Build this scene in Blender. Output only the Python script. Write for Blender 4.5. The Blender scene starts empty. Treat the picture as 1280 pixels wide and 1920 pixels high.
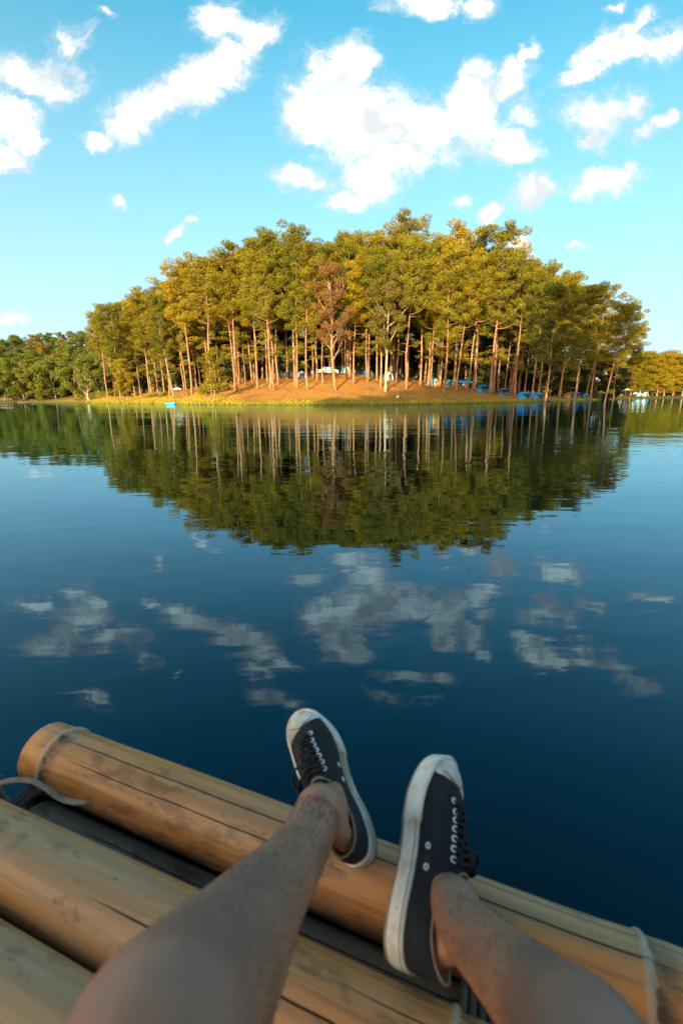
import bpy, math, random
import numpy as np
from mathutils import Vector, Matrix, Quaternion
from math import sin, cos, pi, radians, tan, atan2, sqrt, exp

# ------------------------------------------------------------------ camera, sky, sun
scene = bpy.context.scene
PITCH, ROLL, FPX, CAMH = radians(14.05), radians(0.35), 853.0, 0.88
cam_data = bpy.data.cameras.new('camera')
cam_data.sensor_fit = 'VERTICAL'; cam_data.sensor_height = 36.0; cam_data.sensor_width = 24.0
cam_data.lens = 16.0; cam_data.clip_start = 0.02; cam_data.clip_end = 9000
cam_data.dof.use_dof = True; cam_data.dof.focus_distance = 40.0; cam_data.dof.aperture_fstop = 4.0
cam = bpy.data.objects.new('camera', cam_data)
scene.collection.objects.link(cam)
cam.matrix_world = Matrix.Translation((0, 0, CAMH)) @ Matrix.Rotation(pi/2 - PITCH, 4, 'X') @ Matrix.Rotation(-ROLL, 4, 'Z')
scene.camera = cam

SUN_EL = radians(9.0)
SUN_H = Vector((0.25, 0.97)).normalized()            # the way the light travels over the ground
sun_dir = Vector((-SUN_H.x*cos(SUN_EL), -SUN_H.y*cos(SUN_EL), sin(SUN_EL)))   # towards the sun
sd = bpy.data.lights.new('sun', 'SUN'); sd.energy = 5.0; sd.angle = radians(0.5); sd.color = (1.0, 0.74, 0.42)
sun = bpy.data.objects.new('sun', sd); scene.collection.objects.link(sun)
sun.rotation_euler = sun_dir.to_track_quat('Z', 'Y').to_euler(); sun.location = (0, -20, 60)

scene.view_settings.view_transform = 'Standard'; scene.view_settings.look = 'None'
scene.view_settings.exposure = 1.5; scene.view_settings.gamma = 1.0
scene.render.engine = 'CYCLES'
scene.cycles.max_bounces = 6; scene.cycles.diffuse_bounces = 3; scene.cycles.glossy_bounces = 3
scene.cycles.transparent_max_bounces = 8; scene.cycles.use_denoising = True
scene.cycles.caustics_reflective = False; scene.cycles.caustics_refractive = False

# ---- node helper
class NT:
    def __init__(s, tree): s.t = tree; s.n = tree.nodes; s.l = tree.links
    def node(s, typ, **kw):
        n = s.n.new(typ)
        for k, v in kw.items(): setattr(n, k, v)
        return n
    def put(s, sock, v):
        if isinstance(v, bpy.types.NodeSocket): s.l.new(v, sock)
        elif v is not None: sock.default_value = v
    def m(s, op, a, b=None, c=None, clamp=False):
        n = s.n.new('ShaderNodeMath'); n.operation = op; n.use_clamp = clamp
        s.put(n.inputs[0], a); s.put(n.inputs[1], b)
        if c is not None: s.put(n.inputs[2], c)
        return n.outputs[0]
    def v(s, op, a, b=None):
        n = s.n.new('ShaderNodeVectorMath'); n.operation = op
        s.put(n.inputs[0], a)
        if b is not None: s.put(n.inputs[3] if op == 'SCALE' else n.inputs[1], b)
        return n.outputs[1] if op in ('LENGTH', 'DOT_PRODUCT', 'DISTANCE') else n.outputs[0]
    def noise(s, vec, scale, detail=4, rough=0.55, out=0, dist=0.0):
        n = s.n.new('ShaderNodeTexNoise'); n.inputs['Scale'].default_value = scale
        n.inputs['Detail'].default_value = detail; n.inputs['Roughness'].default_value = rough
        n.inputs['Distortion'].default_value = dist
        if vec is not None: s.l.new(vec, n.inputs['Vector'])
        return n.outputs[out]
    def mix(s, f, a, b, blend='MIX'):
        n = s.n.new('ShaderNodeMix'); n.data_type = 'RGBA'; n.blend_type = blend; n.clamp_factor = True
        s.put(n.inputs[0], f); s.put(n.inputs[6], a); s.put(n.inputs[7], b)
        return n.outputs[2]
    def step(s, x, lo, hi):
        n = s.n.new('ShaderNodeMapRange'); n.interpolation_type = 'SMOOTHSTEP'
        s.put(n.inputs[0], x); s.put(n.inputs[1], lo); s.put(n.inputs[2], hi)
        n.inputs[3].default_value = 0; n.inputs[4].default_value = 1
        return n.outputs[0]
    def mapping(s, vec, loc=(0,0,0), rot=(0,0,0), sc=(1,1,1), typ='POINT'):
        n = s.n.new('ShaderNodeMapping'); n.vector_type = typ
        s.l.new(vec, n.inputs[0]); n.inputs[1].default_value = loc; n.inputs[2].default_value = rot; n.inputs[3].default_value = sc
        return n.outputs[0]
    def comb(s, x, y, z):
        n = s.n.new('ShaderNodeCombineXYZ'); s.put(n.inputs[0], x); s.put(n.inputs[1], y); s.put(n.inputs[2], z); return n.outputs[0]
    def sep(s, v):
        n = s.n.new('ShaderNodeSeparateXYZ'); s.l.new(v, n.inputs[0]); return n.outputs

def c4(c): return (c[0], c[1], c[2], 1.0)

# ---- the sky: Nishita light with the clouds laid out by direction
world = bpy.data.worlds.new('World'); scene.world = world; world.use_nodes = True
W = NT(world.node_tree); W.n.clear()
sky = W.node('ShaderNodeTexSky', sky_type='NISHITA', sun_disc=False)
sky.sun_elevation = SUN_EL; sky.sun_rotation = atan2(sun_dir.x, sun_dir.y)
sky.altitude = 600; sky.air_density = 1.0; sky.dust_density = 0.6; sky.ozone_density = 1.6
tc = W.node('ShaderNodeTexCoord')
D = W.v('NORMALIZE', tc.outputs['Generated'])
ax_r = (1, 0, 0); ax_u = (0, sin(PITCH), cos(PITCH)); ax_f = (0, cos(PITCH), -sin(PITCH))
fz = W.m('MAXIMUM', W.v('DOT_PRODUCT', D, ax_f), 0.05)
cu = W.m('DIVIDE', W.v('DOT_PRODUCT', D, ax_r), fz); cv = W.m('DIVIDE', W.v('DOT_PRODUCT', D, ax_u), fz)
UV = W.comb(cu, cv, 0.0)
warp = W.v('SCALE', W.v('SUBTRACT', W.noise(UV, 7.0, 5, 0.6, out=1), (0.5, 0.5, 0.5)), 0.11)
warp2 = W.v('SCALE', W.v('SUBTRACT', W.noise(UV, 26.0, 4, 0.6, out=1), (0.5, 0.5, 0.5)), 0.03)
UVw = W.v('ADD', W.v('ADD', UV, warp), warp2)
CLOUDS = [  # centre, half-sizes (thousandths of the picture plane), turn, density
 (285,205,90,42,24,1),(385,150,95,45,30,1),(425,115,38,40,0,.9),(235,232,42,34,0,1),(232,262,14,18,0,.6),
 (420,45,52,48,0,1),(478,58,50,30,15,1),(405,5,40,30,0,1),(500,80,22,22,0,.7),
 (60,140,95,40,-8,1),(125,165,55,32,0,.9),(20,215,60,48,0,1),(52,245,34,24,0,.9),(12,290,48,30,0,.62),
 (125,60,32,32,0,.62),(130,92,26,16,0,.5),(178,264,26,15,0,.62),(12,78,26,14,0,.6),(226,384,18,12,20,.75),
 (328,432,22,10,20,.75),(363,412,18,9,10,.7),(200,18,24,9,-30,.6),(25,588,50,18,0,.75),(115,275,18,12,0,.4),
 (640,135,70,62,10,1),(590,200,64,62,0,1),(690,235,110,80,0,1),(790,250,110,70,8,1),(880,190,80,45,35,1),
 (960,150,48,30,50,1),(1000,95,30,12,55,.8),(905,130,40,20,10,.8),(890,240,70,50,0,.9),(955,268,45,34,-40,.95),(975,295,34,18,0,.8),
 (760,300,90,40,0,.95),(685,330,60,42,0,1),(650,378,48,22,10,1),(562,335,48,26,-15,.95),(600,345,50,24,-20,.85),(535,160,12,12,0,.4),
 (800,8,80,24,0,.8),(905,18,38,26,10,.85),(740,18,22,22,0,.7),
 (1095,145,48,24,22,1),(1125,100,50,26,30,.9),(1175,105,70,28,22,1),(1250,90,60,34,30,1),(1195,55,60,14,33,.75),(1085,125,20,20,0,.7),
 (1125,225,66,40,0,1),(1120,265,34,26,0,.9),(1185,210,32,34,30,.9),(1215,255,26,16,20,.7),(1250,232,34,13,22,.85),
 (1005,362,46,30,12,1),(930,398,34,15,38,.95),(1140,338,66,25,10,.85),(1185,320,24,14,20,.7),(1105,355,34,18,0,.6),
 (870,378,24,15,0,.75),(1018,432,15,8,45,.65),(1090,469,26,9,8,.7),(1130,465,18,6,12,.65),(970,455,32,18,-30,.6),
 (1165,14,20,13,20,.75),(1015,18,18,8,25,.6),(985,215,30,30,0,.7),(935,88,8,9,0,.45),(960,60,8,8,0,.3),
 (455,285,14,10,0,.38),(515,270,10,9,0,.36),(480,218,11,10,0,.36),(1278,275,14,14,0,.7),
 (-60,150,90,38,-12,1),(-120,110,70,34,0,.9),(-95,245,70,36,10,.9),(-60,-60,70,28,15,.8),(430,-45,60,36,0,.9),(500,-95,40,24,30,.7),
 (760,-70,60,18,20,.65),(860,-95,70,16,-15,.6),(1340,60,70,34,25,.95),(1420,-10,80,30,30,.8),(1370,260,60,24,10,.7),]
CLOUDS = [c_ for c_ in CLOUDS if c_[5] >= .5 and c_[:2] not in ((12,78),(405,5),(500,80),(1018,432),(1015,18),(130,92),(1278,275),(740,18),(1130,465),(125,60))]
CLOUDS += [(128,70,34,34,0,.62)]
print('clouds', len(CLOUDS))
acc = None
for (cx, cy, rx, ry, ang, wgt) in CLOUDS:
    q = W.mapping(UVw, ((cx-640)/FPX, (960-cy)/FPX, 0), (0, 0, radians(ang)), (rx*1.34/FPX, ry*1.34/FPX, 1), 'TEXTURE')
    d = W.m('MULTIPLY', W.m('SUBTRACT', 1.0, W.v('LENGTH', q)), wgt)
    if acc is None: acc = d
    else:
        n = W.n.new('ShaderNodeMath'); n.operation = 'SMOOTH_MAX'
        W.put(n.inputs[0], acc); W.put(n.inputs[1], d); n.inputs[2].default_value = 0.12
        acc = n.outputs[0]
fbm = W.m('ADD', W.m('MULTIPLY', W.m('SUBTRACT', W.noise(UVw, 8.0, 6, 0.6, dist=.2), 0.5), .75), W.m('MULTIPLY', W.m('SUBTRACT', W.noise(UVw, 24.0, 8, 0.72, dist=.6), 0.5), .65))
dens = W.m('ADD', W.m('MULTIPLY', acc, 1.35), W.m('MULTIPLY', fbm, 2.1))
mask = W.step(dens, -0.15, 0.90)
front = W.step(W.v('DOT_PRODUCT', D, ax_f), 0.08, 0.2)
# scattered clouds for the part of the sky behind and above
Dz = W.sep(D)[2]
pl = W.v('SCALE', D, W.m('DIVIDE', 1.0, W.m('MAXIMUM', Dz, 0.06)))
back = W.step(W.noise(pl, 1.3, 7, 0.6), 0.58, 0.72)
outside = W.m('SUBTRACT', 1.0, front)
mask = W.m('ADD', W.m('MULTIPLY', mask, front), W.m('MULTIPLY', back, outside), clamp=True)
mask = W.m('MULTIPLY', W.m('POWER', mask, 1.35), W.m('SUBTRACT', 1.0, W.m('MULTIPLY', W.step(W.noise(UVw, 5.0, 6, 0.65), .45, .70), .35)))
sunside = W.step(W.v('DOT_PRODUCT', D, (-SUN_H.x, -SUN_H.y, 0.0)), -0.25, 0.85)  # sky behind the camera, its glow boosted below as added fill for the raft
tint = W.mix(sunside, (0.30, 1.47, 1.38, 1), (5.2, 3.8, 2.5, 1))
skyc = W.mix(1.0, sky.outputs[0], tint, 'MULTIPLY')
skyc = W.mix(W.m('MULTIPLY', W.step(W.sep(D)[2], .58, .90), .62), skyc, (.05, .35, .62, 1))
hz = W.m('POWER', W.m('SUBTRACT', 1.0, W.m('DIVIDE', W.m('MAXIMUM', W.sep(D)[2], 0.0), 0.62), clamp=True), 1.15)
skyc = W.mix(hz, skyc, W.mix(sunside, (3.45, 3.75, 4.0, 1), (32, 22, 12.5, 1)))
elev = W.step(Dz, -0.02, 0.62)
thick = W.step(dens, 0.15, 1.0)
cloud_col = W.mix(W.step(W.m('ADD', W.noise(W.v('ADD', UVw, (.02, -.035, 0)), 7.0, 4, 0.5), W.m('MULTIPLY', thick, -.02)), .36, .66), W.mix(W.step(dens, .25, 1.15), (4.05, 4.05, 4.05, 1), (8.8, 8.9, 7.9, 1)), (3.5, 3.68, 3.78, 1))
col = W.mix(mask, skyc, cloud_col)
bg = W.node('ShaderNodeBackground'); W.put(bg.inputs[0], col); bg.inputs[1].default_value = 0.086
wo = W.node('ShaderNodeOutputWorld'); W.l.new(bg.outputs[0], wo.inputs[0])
world.cycles.sampling_method = 'MANUAL'; world.cycles.sample_map_resolution = 512

# ------------------------------------------------------------------ helpers
rnd = random.Random(7)
nrg = np.random.default_rng(11)
COL = scene.collection

def ray(px, py):
    x = px - 640.0; u = 960.0 - py
    xr = x*cos(ROLL) + u*sin(ROLL); ur = -x*sin(ROLL) + u*cos(ROLL)
    return np.array([xr, FPX*cos(PITCH) + ur*sin(PITCH), ur*cos(PITCH) - FPX*sin(PITCH)])
def at_y(px, py, Y):
    r = ray(px, py); return np.array([0, 0, CAMH]) + r*(Y/r[1])
def at_z(px, py, Z):
    r = ray(px, py); return np.array([0, 0, CAMH]) + r*((Z-CAMH)/r[2])
def at_depth(px, py, dep):
    return np.array([0, 0, CAMH]) + ray(px, py)*(dep/FPX)

def mesh_obj(name, verts, faces, mat=None, parent=None, smooth=True, mats=None, fmat=None, loc=None):
    me = bpy.data.meshes.new(name)
    me.from_pydata([tuple(v) for v in verts], [], [tuple(f) for f in faces])
    if mats:
        for mm in mats: me.materials.append(mm)
        if fmat is not None: me.polygons.foreach_set('material_index', np.array(fmat, dtype=np.int32))
    elif mat: me.materials.append(mat)
    if smooth: me.polygons.foreach_set('use_smooth', np.ones(len(me.polygons), dtype=bool))
    me.update()
    o = bpy.data.objects.new(name, me); COL.objects.link(o)
    if parent: o.parent = parent
    if loc is not None: o.location = loc
    return o
def tri_mesh(name, V, n_per, mat, parent=None, smooth=False):
    """V: (F*n_per,3) vertices, each n_per of them a face of its own"""
    F = len(V)//n_per
    me = bpy.data.meshes.new(name)
    me.vertices.add(len(V)); me.vertices.foreach_set('co', np.ascontiguousarray(V, dtype=np.float32).ravel())
    me.loops.add(len(V)); me.loops.foreach_set('vertex_index', np.arange(len(V), dtype=np.int32))
    me.polygons.add(F); me.polygons.foreach_set('loop_start', np.arange(0, len(V), n_per, dtype=np.int32))
    me.polygons.foreach_set('loop_total', np.full(F, n_per, dtype=np.int32))
    me.materials.append(mat); me.update(calc_edges=True)
    o = bpy.data.objects.new(name, me); COL.objects.link(o)
    if parent: o.parent = parent
    return o
def empty(name, loc=(0,0,0), rz=0):
    o = bpy.data.objects.new(name, None); COL.objects.link(o)
    o.location = tuple(loc); o.rotation_euler = (0, 0, rz); o.empty_display_size = 0.2
    return o
def tag(o, label=None, cat=None, group=None, kind=None):
    if label: o['label'] = label
    if cat: o['category'] = cat
    if group: o['group'] = group
    if kind: o['kind'] = kind
    return o
KIDS = {}
def copy_tree(o, parent=None):
    c = o.copy(); COL.objects.link(c)
    if parent: c.parent = parent
    for ch in KIDS.get(o.name) or list(o.children): copy_tree(ch, c)
    return c

class MB:
    def __init__(s): s.v = []; s.f = []; s.m = []
    def add(s, V, F, mi=0):
        b = len(s.v); s.v += [tuple(x) for x in V]; s.f += [tuple(b+i for i in f) for f in F]; s.m += [mi]*len(F)
    def box(s, c, size, rot=None, mi=0, taper=1.0):
        x, y, z = [k/2 for k in size]
        V = [(-x,-y,-z),(x,-y,-z),(x,y,-z),(-x,y,-z),(-x*taper,-y*taper,z),(x*taper,-y*taper,z),(x*taper,y*taper,z),(-x*taper,y*taper,z)]
        if rot is not None: V = [tuple(rot @ Vector(v)) for v in V]
        V = [(v[0]+c[0], v[1]+c[1], v[2]+c[2]) for v in V]
        s.add(V, [(0,3,2,1),(4,5,6,7),(0,1,5,4),(1,2,6,5),(2,3,7,6),(3,0,4,7)], mi)
    def tube(s, pts, rad, n=8, mi=0, cap=True, ell=None):
        V, F = tube_geo(pts, rad, n, cap, ell); s.add(V, F, mi)
    def build(s, name, mat=None, parent=None, mats=None, smooth=False, loc=None):
        return mesh_obj(name, s.v, s.f, mat, parent, smooth, mats, s.m if mats else None, loc)

def tube_geo(pts, rad, n=8, cap=True, ell=None):
    pts = [np.array(p, float) for p in pts]; N = len(pts)
    if not hasattr(rad, '__len__'): rad = [rad]*N
    T = []
    for i in range(N):
        t = pts[min(i+1, N-1)] - pts[max(i-1, 0)]; T.append(t/(np.linalg.norm(t)+1e-12))
    a = np.array([0, 0, 1.0]) if abs(T[0][2]) < 0.9 else np.array([1.0, 0, 0])
    U = np.cross(T[0], a); U /= np.linalg.norm(U)
    V = []; F = []
    for i in range(N):
        if i: U = U - T[i]*np.dot(U, T[i]); U /= np.linalg.norm(U)
        Wd = np.cross(T[i], U)
        for k in range(n):
            an = 2*pi*k/n; V.append(pts[i] + rad[i]*(cos(an)*U + sin(an)*Wd))
    for i in range(N-1):
        for k in range(n):
            k2 = (k+1) % n; F.append((i*n+k, i*n+k2, (i+1)*n+k2, (i+1)*n+k))
    if cap: F.append(tuple(range(n))[::-1]); F.append(tuple((N-1)*n+k for k in range(n)))
    return V, F
def spline(P, n):
    P = np.array(P, float); N = len(P); out = []
    for i in range(N-1):
        p0 = P[max(i-1, 0)]; p1 = P[i]; p2 = P[i+1]; p3 = P[min(i+2, N-1)]
        for k in range(n):
            t = k/n; out.append(0.5*((2*p1)+(-p0+p2)*t+(2*p0-5*p1+4*p2-p3)*t*t+(-p0+3*p1-3*p2+p3)*t**3))
    out.append(P[-1]); return np.array(out)

# ------------------------------------------------------------------ materials
def new_mat(name):
    m = bpy.data.materials.new(name); m.use_nodes = True
    t = NT(m.node_tree); t.n.clear()
    p = t.node('ShaderNodeBsdfPrincipled'); o = t.node('ShaderNodeOutputMaterial'); t.l.new(p.outputs[0], o.inputs[0])
    return m, t, p, o
def bump(t, p, h, strength, dist):
    b = t.node('ShaderNodeBump'); b.inputs['Strength'].default_value = strength; b.inputs['Distance'].default_value = dist
    t.l.new(h, b.inputs['Height']); t.l.new(b.outputs[0], p.inputs['Normal']); return b
def simple(name, col, rough=0.7, var=0.25, scale=6.0, metal=0.0, bmp=0.0, second=None):
    m, t, p, o = new_mat(name)
    tcn = t.node('ShaderNodeTexCoord')
    n = t.noise(tcn.outputs['Object'], scale, 5, 0.6)
    b = second or tuple(x*(1-var) for x in col)
    t.put(p.inputs['Base Color'], t.mix(t.step(n, 0.35, 0.65), c4(col), c4(b)))
    p.inputs['Roughness'].default_value = rough; p.inputs['Metallic'].default_value = metal
    if bmp: bump(t, p, t.noise(tcn.outputs['Object'], scale*6, 4, 0.6), 1.0, bmp)
    return m

def foliage(name, cols, trans=0.3, scale=0.35, rough=0.6):
    m, t, p, o = new_mat(name)
    g = t.node('ShaderNodeNewGeometry'); oi = t.node('ShaderNodeObjectInfo')
    n = t.noise(g.outputs['Position'], scale, 3, 0.6)
    isl = g.outputs['Random Per Island']
    a = t.mix(t.step(n, 0.38, 0.62), c4(cols[0]), c4(cols[1]))
    b = t.mix(t.step(oi.outputs['Random'], 0.25, 0.95), a, c4(cols[2]))
    c = t.mix(t.m('MULTIPLY', isl, 0.55), b, c4(cols[3]))
    t.put(p.inputs['Base Color'], c); p.inputs['Roughness'].default_value = rough
    p.inputs['Specular IOR Level'].default_value = 0.25
    tr = t.node('ShaderNodeBsdfTranslucent'); t.put(tr.inputs[0], t.mix(1.0, c, (1.25, 1.2, 0.6, 1), 'MULTIPLY'))
    mx = t.node('ShaderNodeMixShader'); mx.inputs[0].default_value = trans
    t.l.new(p.outputs[0], mx.inputs[1]); t.l.new(tr.outputs[0], mx.inputs[2]); t.l.new(mx.outputs[0], o.inputs[0])
    return m
M = {}
M['pine'] = foliage('pine_needles', [(.265,.220,.006),(.145,.135,.005),(.34,.255,.008),(.050,.052,.004)], 0.25)
M['pine_green'] = foliage('pine_needles_green', [(.175,.175,.007),(.095,.108,.006),(.23,.205,.009),(.032,.040,.005)], 0.22)
M['broad'] = foliage('broad_leaves', [(.12,.165,.018),(.07,.105,.016),(.19,.20,.018),(.035,.055,.010)], 0.28)
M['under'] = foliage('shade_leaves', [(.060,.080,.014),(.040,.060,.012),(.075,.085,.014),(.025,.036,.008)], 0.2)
M['broad_rust'] = foliage('rusty_leaves', [(.17,.15,.020),(.12,.12,.016),(.22,.16,.02),(.06,.055,.014)], 0.25)
M['dead_leaf'] = foliage('dry_brown_leaves', [(.230,.125,.034),(.160,.090,.026),(.20,.11,.03),(.10,.060,.018)], 0.2)
M['olive'] = foliage('olive_leaves', [(.160,.120,.016),(.115,.098,.016),(.15,.12,.016),(.070,.062,.012)], 0.25)
M['bush'] = foliage('bush_leaves', [(.28,.25,.012),(.17,.19,.012),(.30,.25,.012),(.11,.13,.010)], 0.3, 0.8)
M['banana'] = foliage('banana_leaves', [(.110,.180,.020),(.070,.130,.016),(.11,.17,.02),(.06,.10,.012)], 0.35, 0.8)
M['grass'] = foliage('shore_grass', [(.36,.30,.016),(.20,.23,.014),(.3,.28,.014),(.42,.26,.06)], 0.3, 0.12)

def bark(name, a, b, pale, scale=1.0):
    m, t, p, o = new_mat(name)
    tcn = t.node('ShaderNodeTexCoord'); oi = t.node('ShaderNodeObjectInfo')
    v = t.mapping(tcn.outputs['Object'], sc=(5*scale, 5*scale, 1.1*scale))
    n = t.noise(v, 1.6, 6, 0.65); n2 = t.noise(tcn.outputs['Object'], 0.5, 3, 0.5)
    c = t.mix(t.step(n, 0.4, 0.62), c4(a), c4(b))
    c = t.mix(t.m('MULTIPLY', t.step(n2, 0.4, 0.7), 0.7), c, c4(pale))
    c = t.mix(t.m('MULTIPLY', oi.outputs['Random'], 0.35), c, c4(b))
    t.put(p.inputs['Base Color'], c); p.inputs['Roughness'].default_value = 0.85
    bump(t, p, n, 1.0, 0.05)
    return m
M['bark'] = bark('pine_bark', (.37,.205,.100), (.14,.078,.044), (.41,.28,.165))
M['bark_pale'] = bark('pale_bark', (.42,.33,.22), (.24,.18,.12), (.48,.40,.30))
M['bark_dark'] = bark('grey_bark', (.16,.12,.09), (.08,.06,.045), (.20,.16,.12))

# ------------------------------------------------------------------ the lie of the land
def gnd(px, d):
    r = ray(px, 746.0); return (r[0]/r[1]*d, d)
PROM = [gnd(*a) for a in [(60,178),(110,166),(165,136),(225,110),(290,92),(360,79),(430,71),(520,65),(600,62),(680,61.5),(770,63),(860,67),(940,74),(1000,84),(1060,101),(1110,122),(1150,146),(1172,160)]]
PROM += [(105,190),(90,215),(20,225),(-70,220),(-130,215)]
def seg_sdf(X, Y, poly):
    """signed distance, positive inside"""
    d2 = np.full(X.shape, 1e18); inside = np.zeros(X.shape, bool); n = len(poly)
    for i in range(n):
        x1, y1 = poly[i]; x2, y2 = poly[(i+1) % n]
        ex, ey = x2-x1, y2-y1; wx, wy = X-x1, Y-y1
        t = np.clip((wx*ex+wy*ey)/(ex*ex+ey*ey), 0, 1)
        d2 = np.minimum(d2, (wx-ex*t)**2+(wy-ey*t)**2)
        c = ((y1 > Y) != (y2 > Y)) & (X < (x2-x1)*(Y-y1)/(y2-y1+1e-12)+x1)
        inside ^= c
    return np.where(inside, 1, -1)*np.sqrt(d2)
def wob(X, Y, s, a): return a*(np.sin(X*s+1.3)*np.cos(Y*s*1.27+.5)+0.5*np.sin(X*s*2.3+Y*s*1.9))
def ground_z(X, Y):
    X = np.asarray(X, float); Y = np.asarray(Y, float)
    s = seg_sdf(X, Y, PROM) + wob(X, Y, .35, .45)
    rise = np.where(s > 0, 0.10 + np.interp(s, [0,1.2,4,10,20,33,60,100], [0,.28,.64,1.75,3.9,6.1,7.4,8.0]), np.maximum(s*.35, -2))
    right = 1/(1+np.exp(-(X-30)/9.0)); flat = np.where(s > 0, 0.10 + np.interp(s, [0,1.2,4,10,20,33,60], [0,.25,.42,.8,1.7,2.8,4.5]), rise)
    z1 = rise*(1-right)+flat*right
    # far banks, left and right
    sl = (Y - (190 + 0.12*(X+100))) + wob(X, Y, .05, 3)
    hill = 26*np.exp(-(((X+190)/95)**2+((Y-330)/85)**2)) + 10*np.exp(-(((X+60)/80)**2+((Y-380)/90)**2))
    zl = np.where(sl > 0, np.interp(sl, [0,4,30,120], [.1,.8,3,10]) + hill*np.clip(sl/60, 0, 1), np.maximum(sl*.3, -2))
    sr = (Y - 222) + wob(X, Y, .06, 2.5)
    zr = np.where(sr > 0, np.interp(sr, [0,3,12,40,200], [.1,.7,1.2,3,12]), np.maximum(sr*.3, -2))
    bl = 1/(1+np.exp(-(X-10)/20.0)); zf = zl*(1-bl)+zr*bl
    # the bank behind the raft
    sn = -Y - 14 + wob(X, Y, .2, .8); qq = SUN_H.y*X - SUN_H.x*Y
    zn = np.where(sn > 0, np.interp(sn, [0,2,6,18,60], [.1,.7,1.5,2.5,4]) + np.clip(sn/22, 0, 1)*np.interp(qq, [-20,0,20,60,90], [0,1.5,8,21,23]), np.maximum(sn*.3, -2))
    return np.maximum(np.maximum(z1, zf), zn)
def gz(x, y): return float(ground_z(np.array([x]), np.array([y]))[0])
def ground_hit(px, py, dmin=58, dmax=260):
    r = ray(px, py); ds = np.arange(dmin, dmax, .25); X = r[0]/r[1]*ds; Z = CAMH + r[2]/r[1]*ds
    g = ground_z(X, ds); k = np.nonzero(g >= Z)[0]
    if len(k): k = k[0]
    else:
        s_ = seg_sdf(X, ds, PROM); k = np.nonzero(s_ > (2.2 if py > 728 else 27))[0]; k = k[0] if len(k) else 0
    return X[k], ds[k], g[k]

def axis_grid(zones):
    out = [zones[0][0]]
    for a, b, st in zones:
        n = max(1, int(round((b-a)/st))); out += list(np.linspace(a, b, n+1)[1:])
    return np.array(out)
gx = axis_grid([(-4000,-600,340),(-600,-160,16),(-160,-70,3.5),(-70,70,.9),(70,140,2.2),(140,600,16),(600,4000,340)])
gy = axis_grid([(-1500,-150,150),(-150,-40,8),(-40,50,4),(50,58,2),(58,100,.8),(100,165,1.5),(165,260,3),(260,480,9),(480,6000,500)])
GX, GY = np.meshgrid(gx, gy); GZ = ground_z(GX, GY)
small = (GZ > .15)*(np.sin(GX*1.9+GY*.7)*np.cos(GY*2.3-GX*.4)*.05)
GV = np.stack([GX, GY, GZ+small], -1).reshape(-1, 3)
nx_, ny_ = len(gx), len(gy)
ii = np.arange(nx_*ny_).reshape(ny_, nx_)
GF = np.stack([ii[:-1,:-1], ii[:-1,1:], ii[1:,1:], ii[1:,:-1]], -1).reshape(-1, 4)
m, t, p, o = new_mat('pine_litter_ground')
g = t.node('ShaderNodeNewGeometry'); P3 = t.sep(g.outputs['Position'])
n1 = t.noise(g.outputs['Position'], .25, 6, .65); n2 = t.noise(g.outputs['Position'], 2.2, 5, .7)
lit = t.mix(t.step(n2, .3, .7), (.54,.265,.055,1), (.29,.14,.036,1))
lit = t.mix(t.step(n1, .52, .70), lit, (.20,.125,.034,1))
n4 = t.noise(g.outputs['Position'], 7.0, 4, .7); lit = t.mix(t.m('MULTIPLY', t.step(n4, .52, .66), .6), lit, (.17,.085,.028,1))
grs = t.mix(t.step(n2, .3, .7), (.20,.20,.018,1), (.32,.22,.035,1))
hgt = t.m('ADD', P3[2], t.m('MULTIPLY', t.m('SUBTRACT', n1, .5), 1.3))
c = t.mix(t.step(hgt, .55, 1.05), grs, lit)
leftg = t.m('MULTIPLY', t.m('SUBTRACT', 1.0, t.step(t.m('ADD', P3[0], t.m('MULTIPLY', n1, 18)), -32, -12)), .6)
c = t.mix(t.m('MULTIPLY', leftg, t.step(n1, .4, .6)), c, (.26,.19,.025,1))
far = t.step(P3[1], 165, 185); c = t.mix(far, c, (.09,.085,.02,1))
mud = t.m('SUBTRACT', 1.0, t.step(P3[2], .08, .3)); c = t.mix(t.m('MULTIPLY', mud, .8), c, (.10,.07,.035,1))
t.put(p.inputs['Base Color'], c); p.inputs['Roughness'].default_value = .9; p.inputs['Specular IOR Level'].default_value = .15
bump(t, p, n2, .8, .15)
ground = mesh_obj('ground', GV, GF, m); tag(ground, kind='structure')

# ---- water
m, t, p, o = new_mat('lake_water')
g = t.node('ShaderNodeNewGeometry'); pos = g.outputs['Position']
lane = t.step(t.noise(t.mapping(pos, sc=(.06,.12,1)), 1.0, 3, .5), .42, .62)
v1 = t.mapping(pos, rot=(0,0,.25), sc=(.55,1.5,1)); w1 = t.noise(v1, 1.0, 3, .5, dist=.3)
v2 = t.mapping(pos, rot=(0,0,-.15), sc=(1.6,4.2,1)); w2 = t.noise(v2, 1.0, 3, .5)
w3 = t.noise(t.mapping(pos, rot=(0,0,.1), sc=(.10,.35,1)), 1.0, 2, .5)
h = t.m('ADD', t.m('MULTIPLY', w1, t.m('ADD', .0045, t.m('MULTIPLY', lane, .0100))), t.m('MULTIPLY', w2, t.m('ADD', .0012, t.m('MULTIPLY', lane, .0026))))
h = t.m('ADD', h, t.m('MULTIPLY', w3, .010))
b = t.node('ShaderNodeBump'); b.inputs['Strength'].default_value = 1; b.inputs['Distance'].default_value = 1
t.l.new(h, b.inputs['Height'])
t.n.remove(p)
df = t.node('ShaderNodeBsdfDiffuse'); df.inputs[0].default_value = (.0001,.002,.006,1)
gl_ = t.node('ShaderNodeBsdfGlossy'); gl_.inputs['Roughness'].default_value = 0.0; gl_.inputs['Color'].default_value = (.60,.93,1.15,1)
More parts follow.
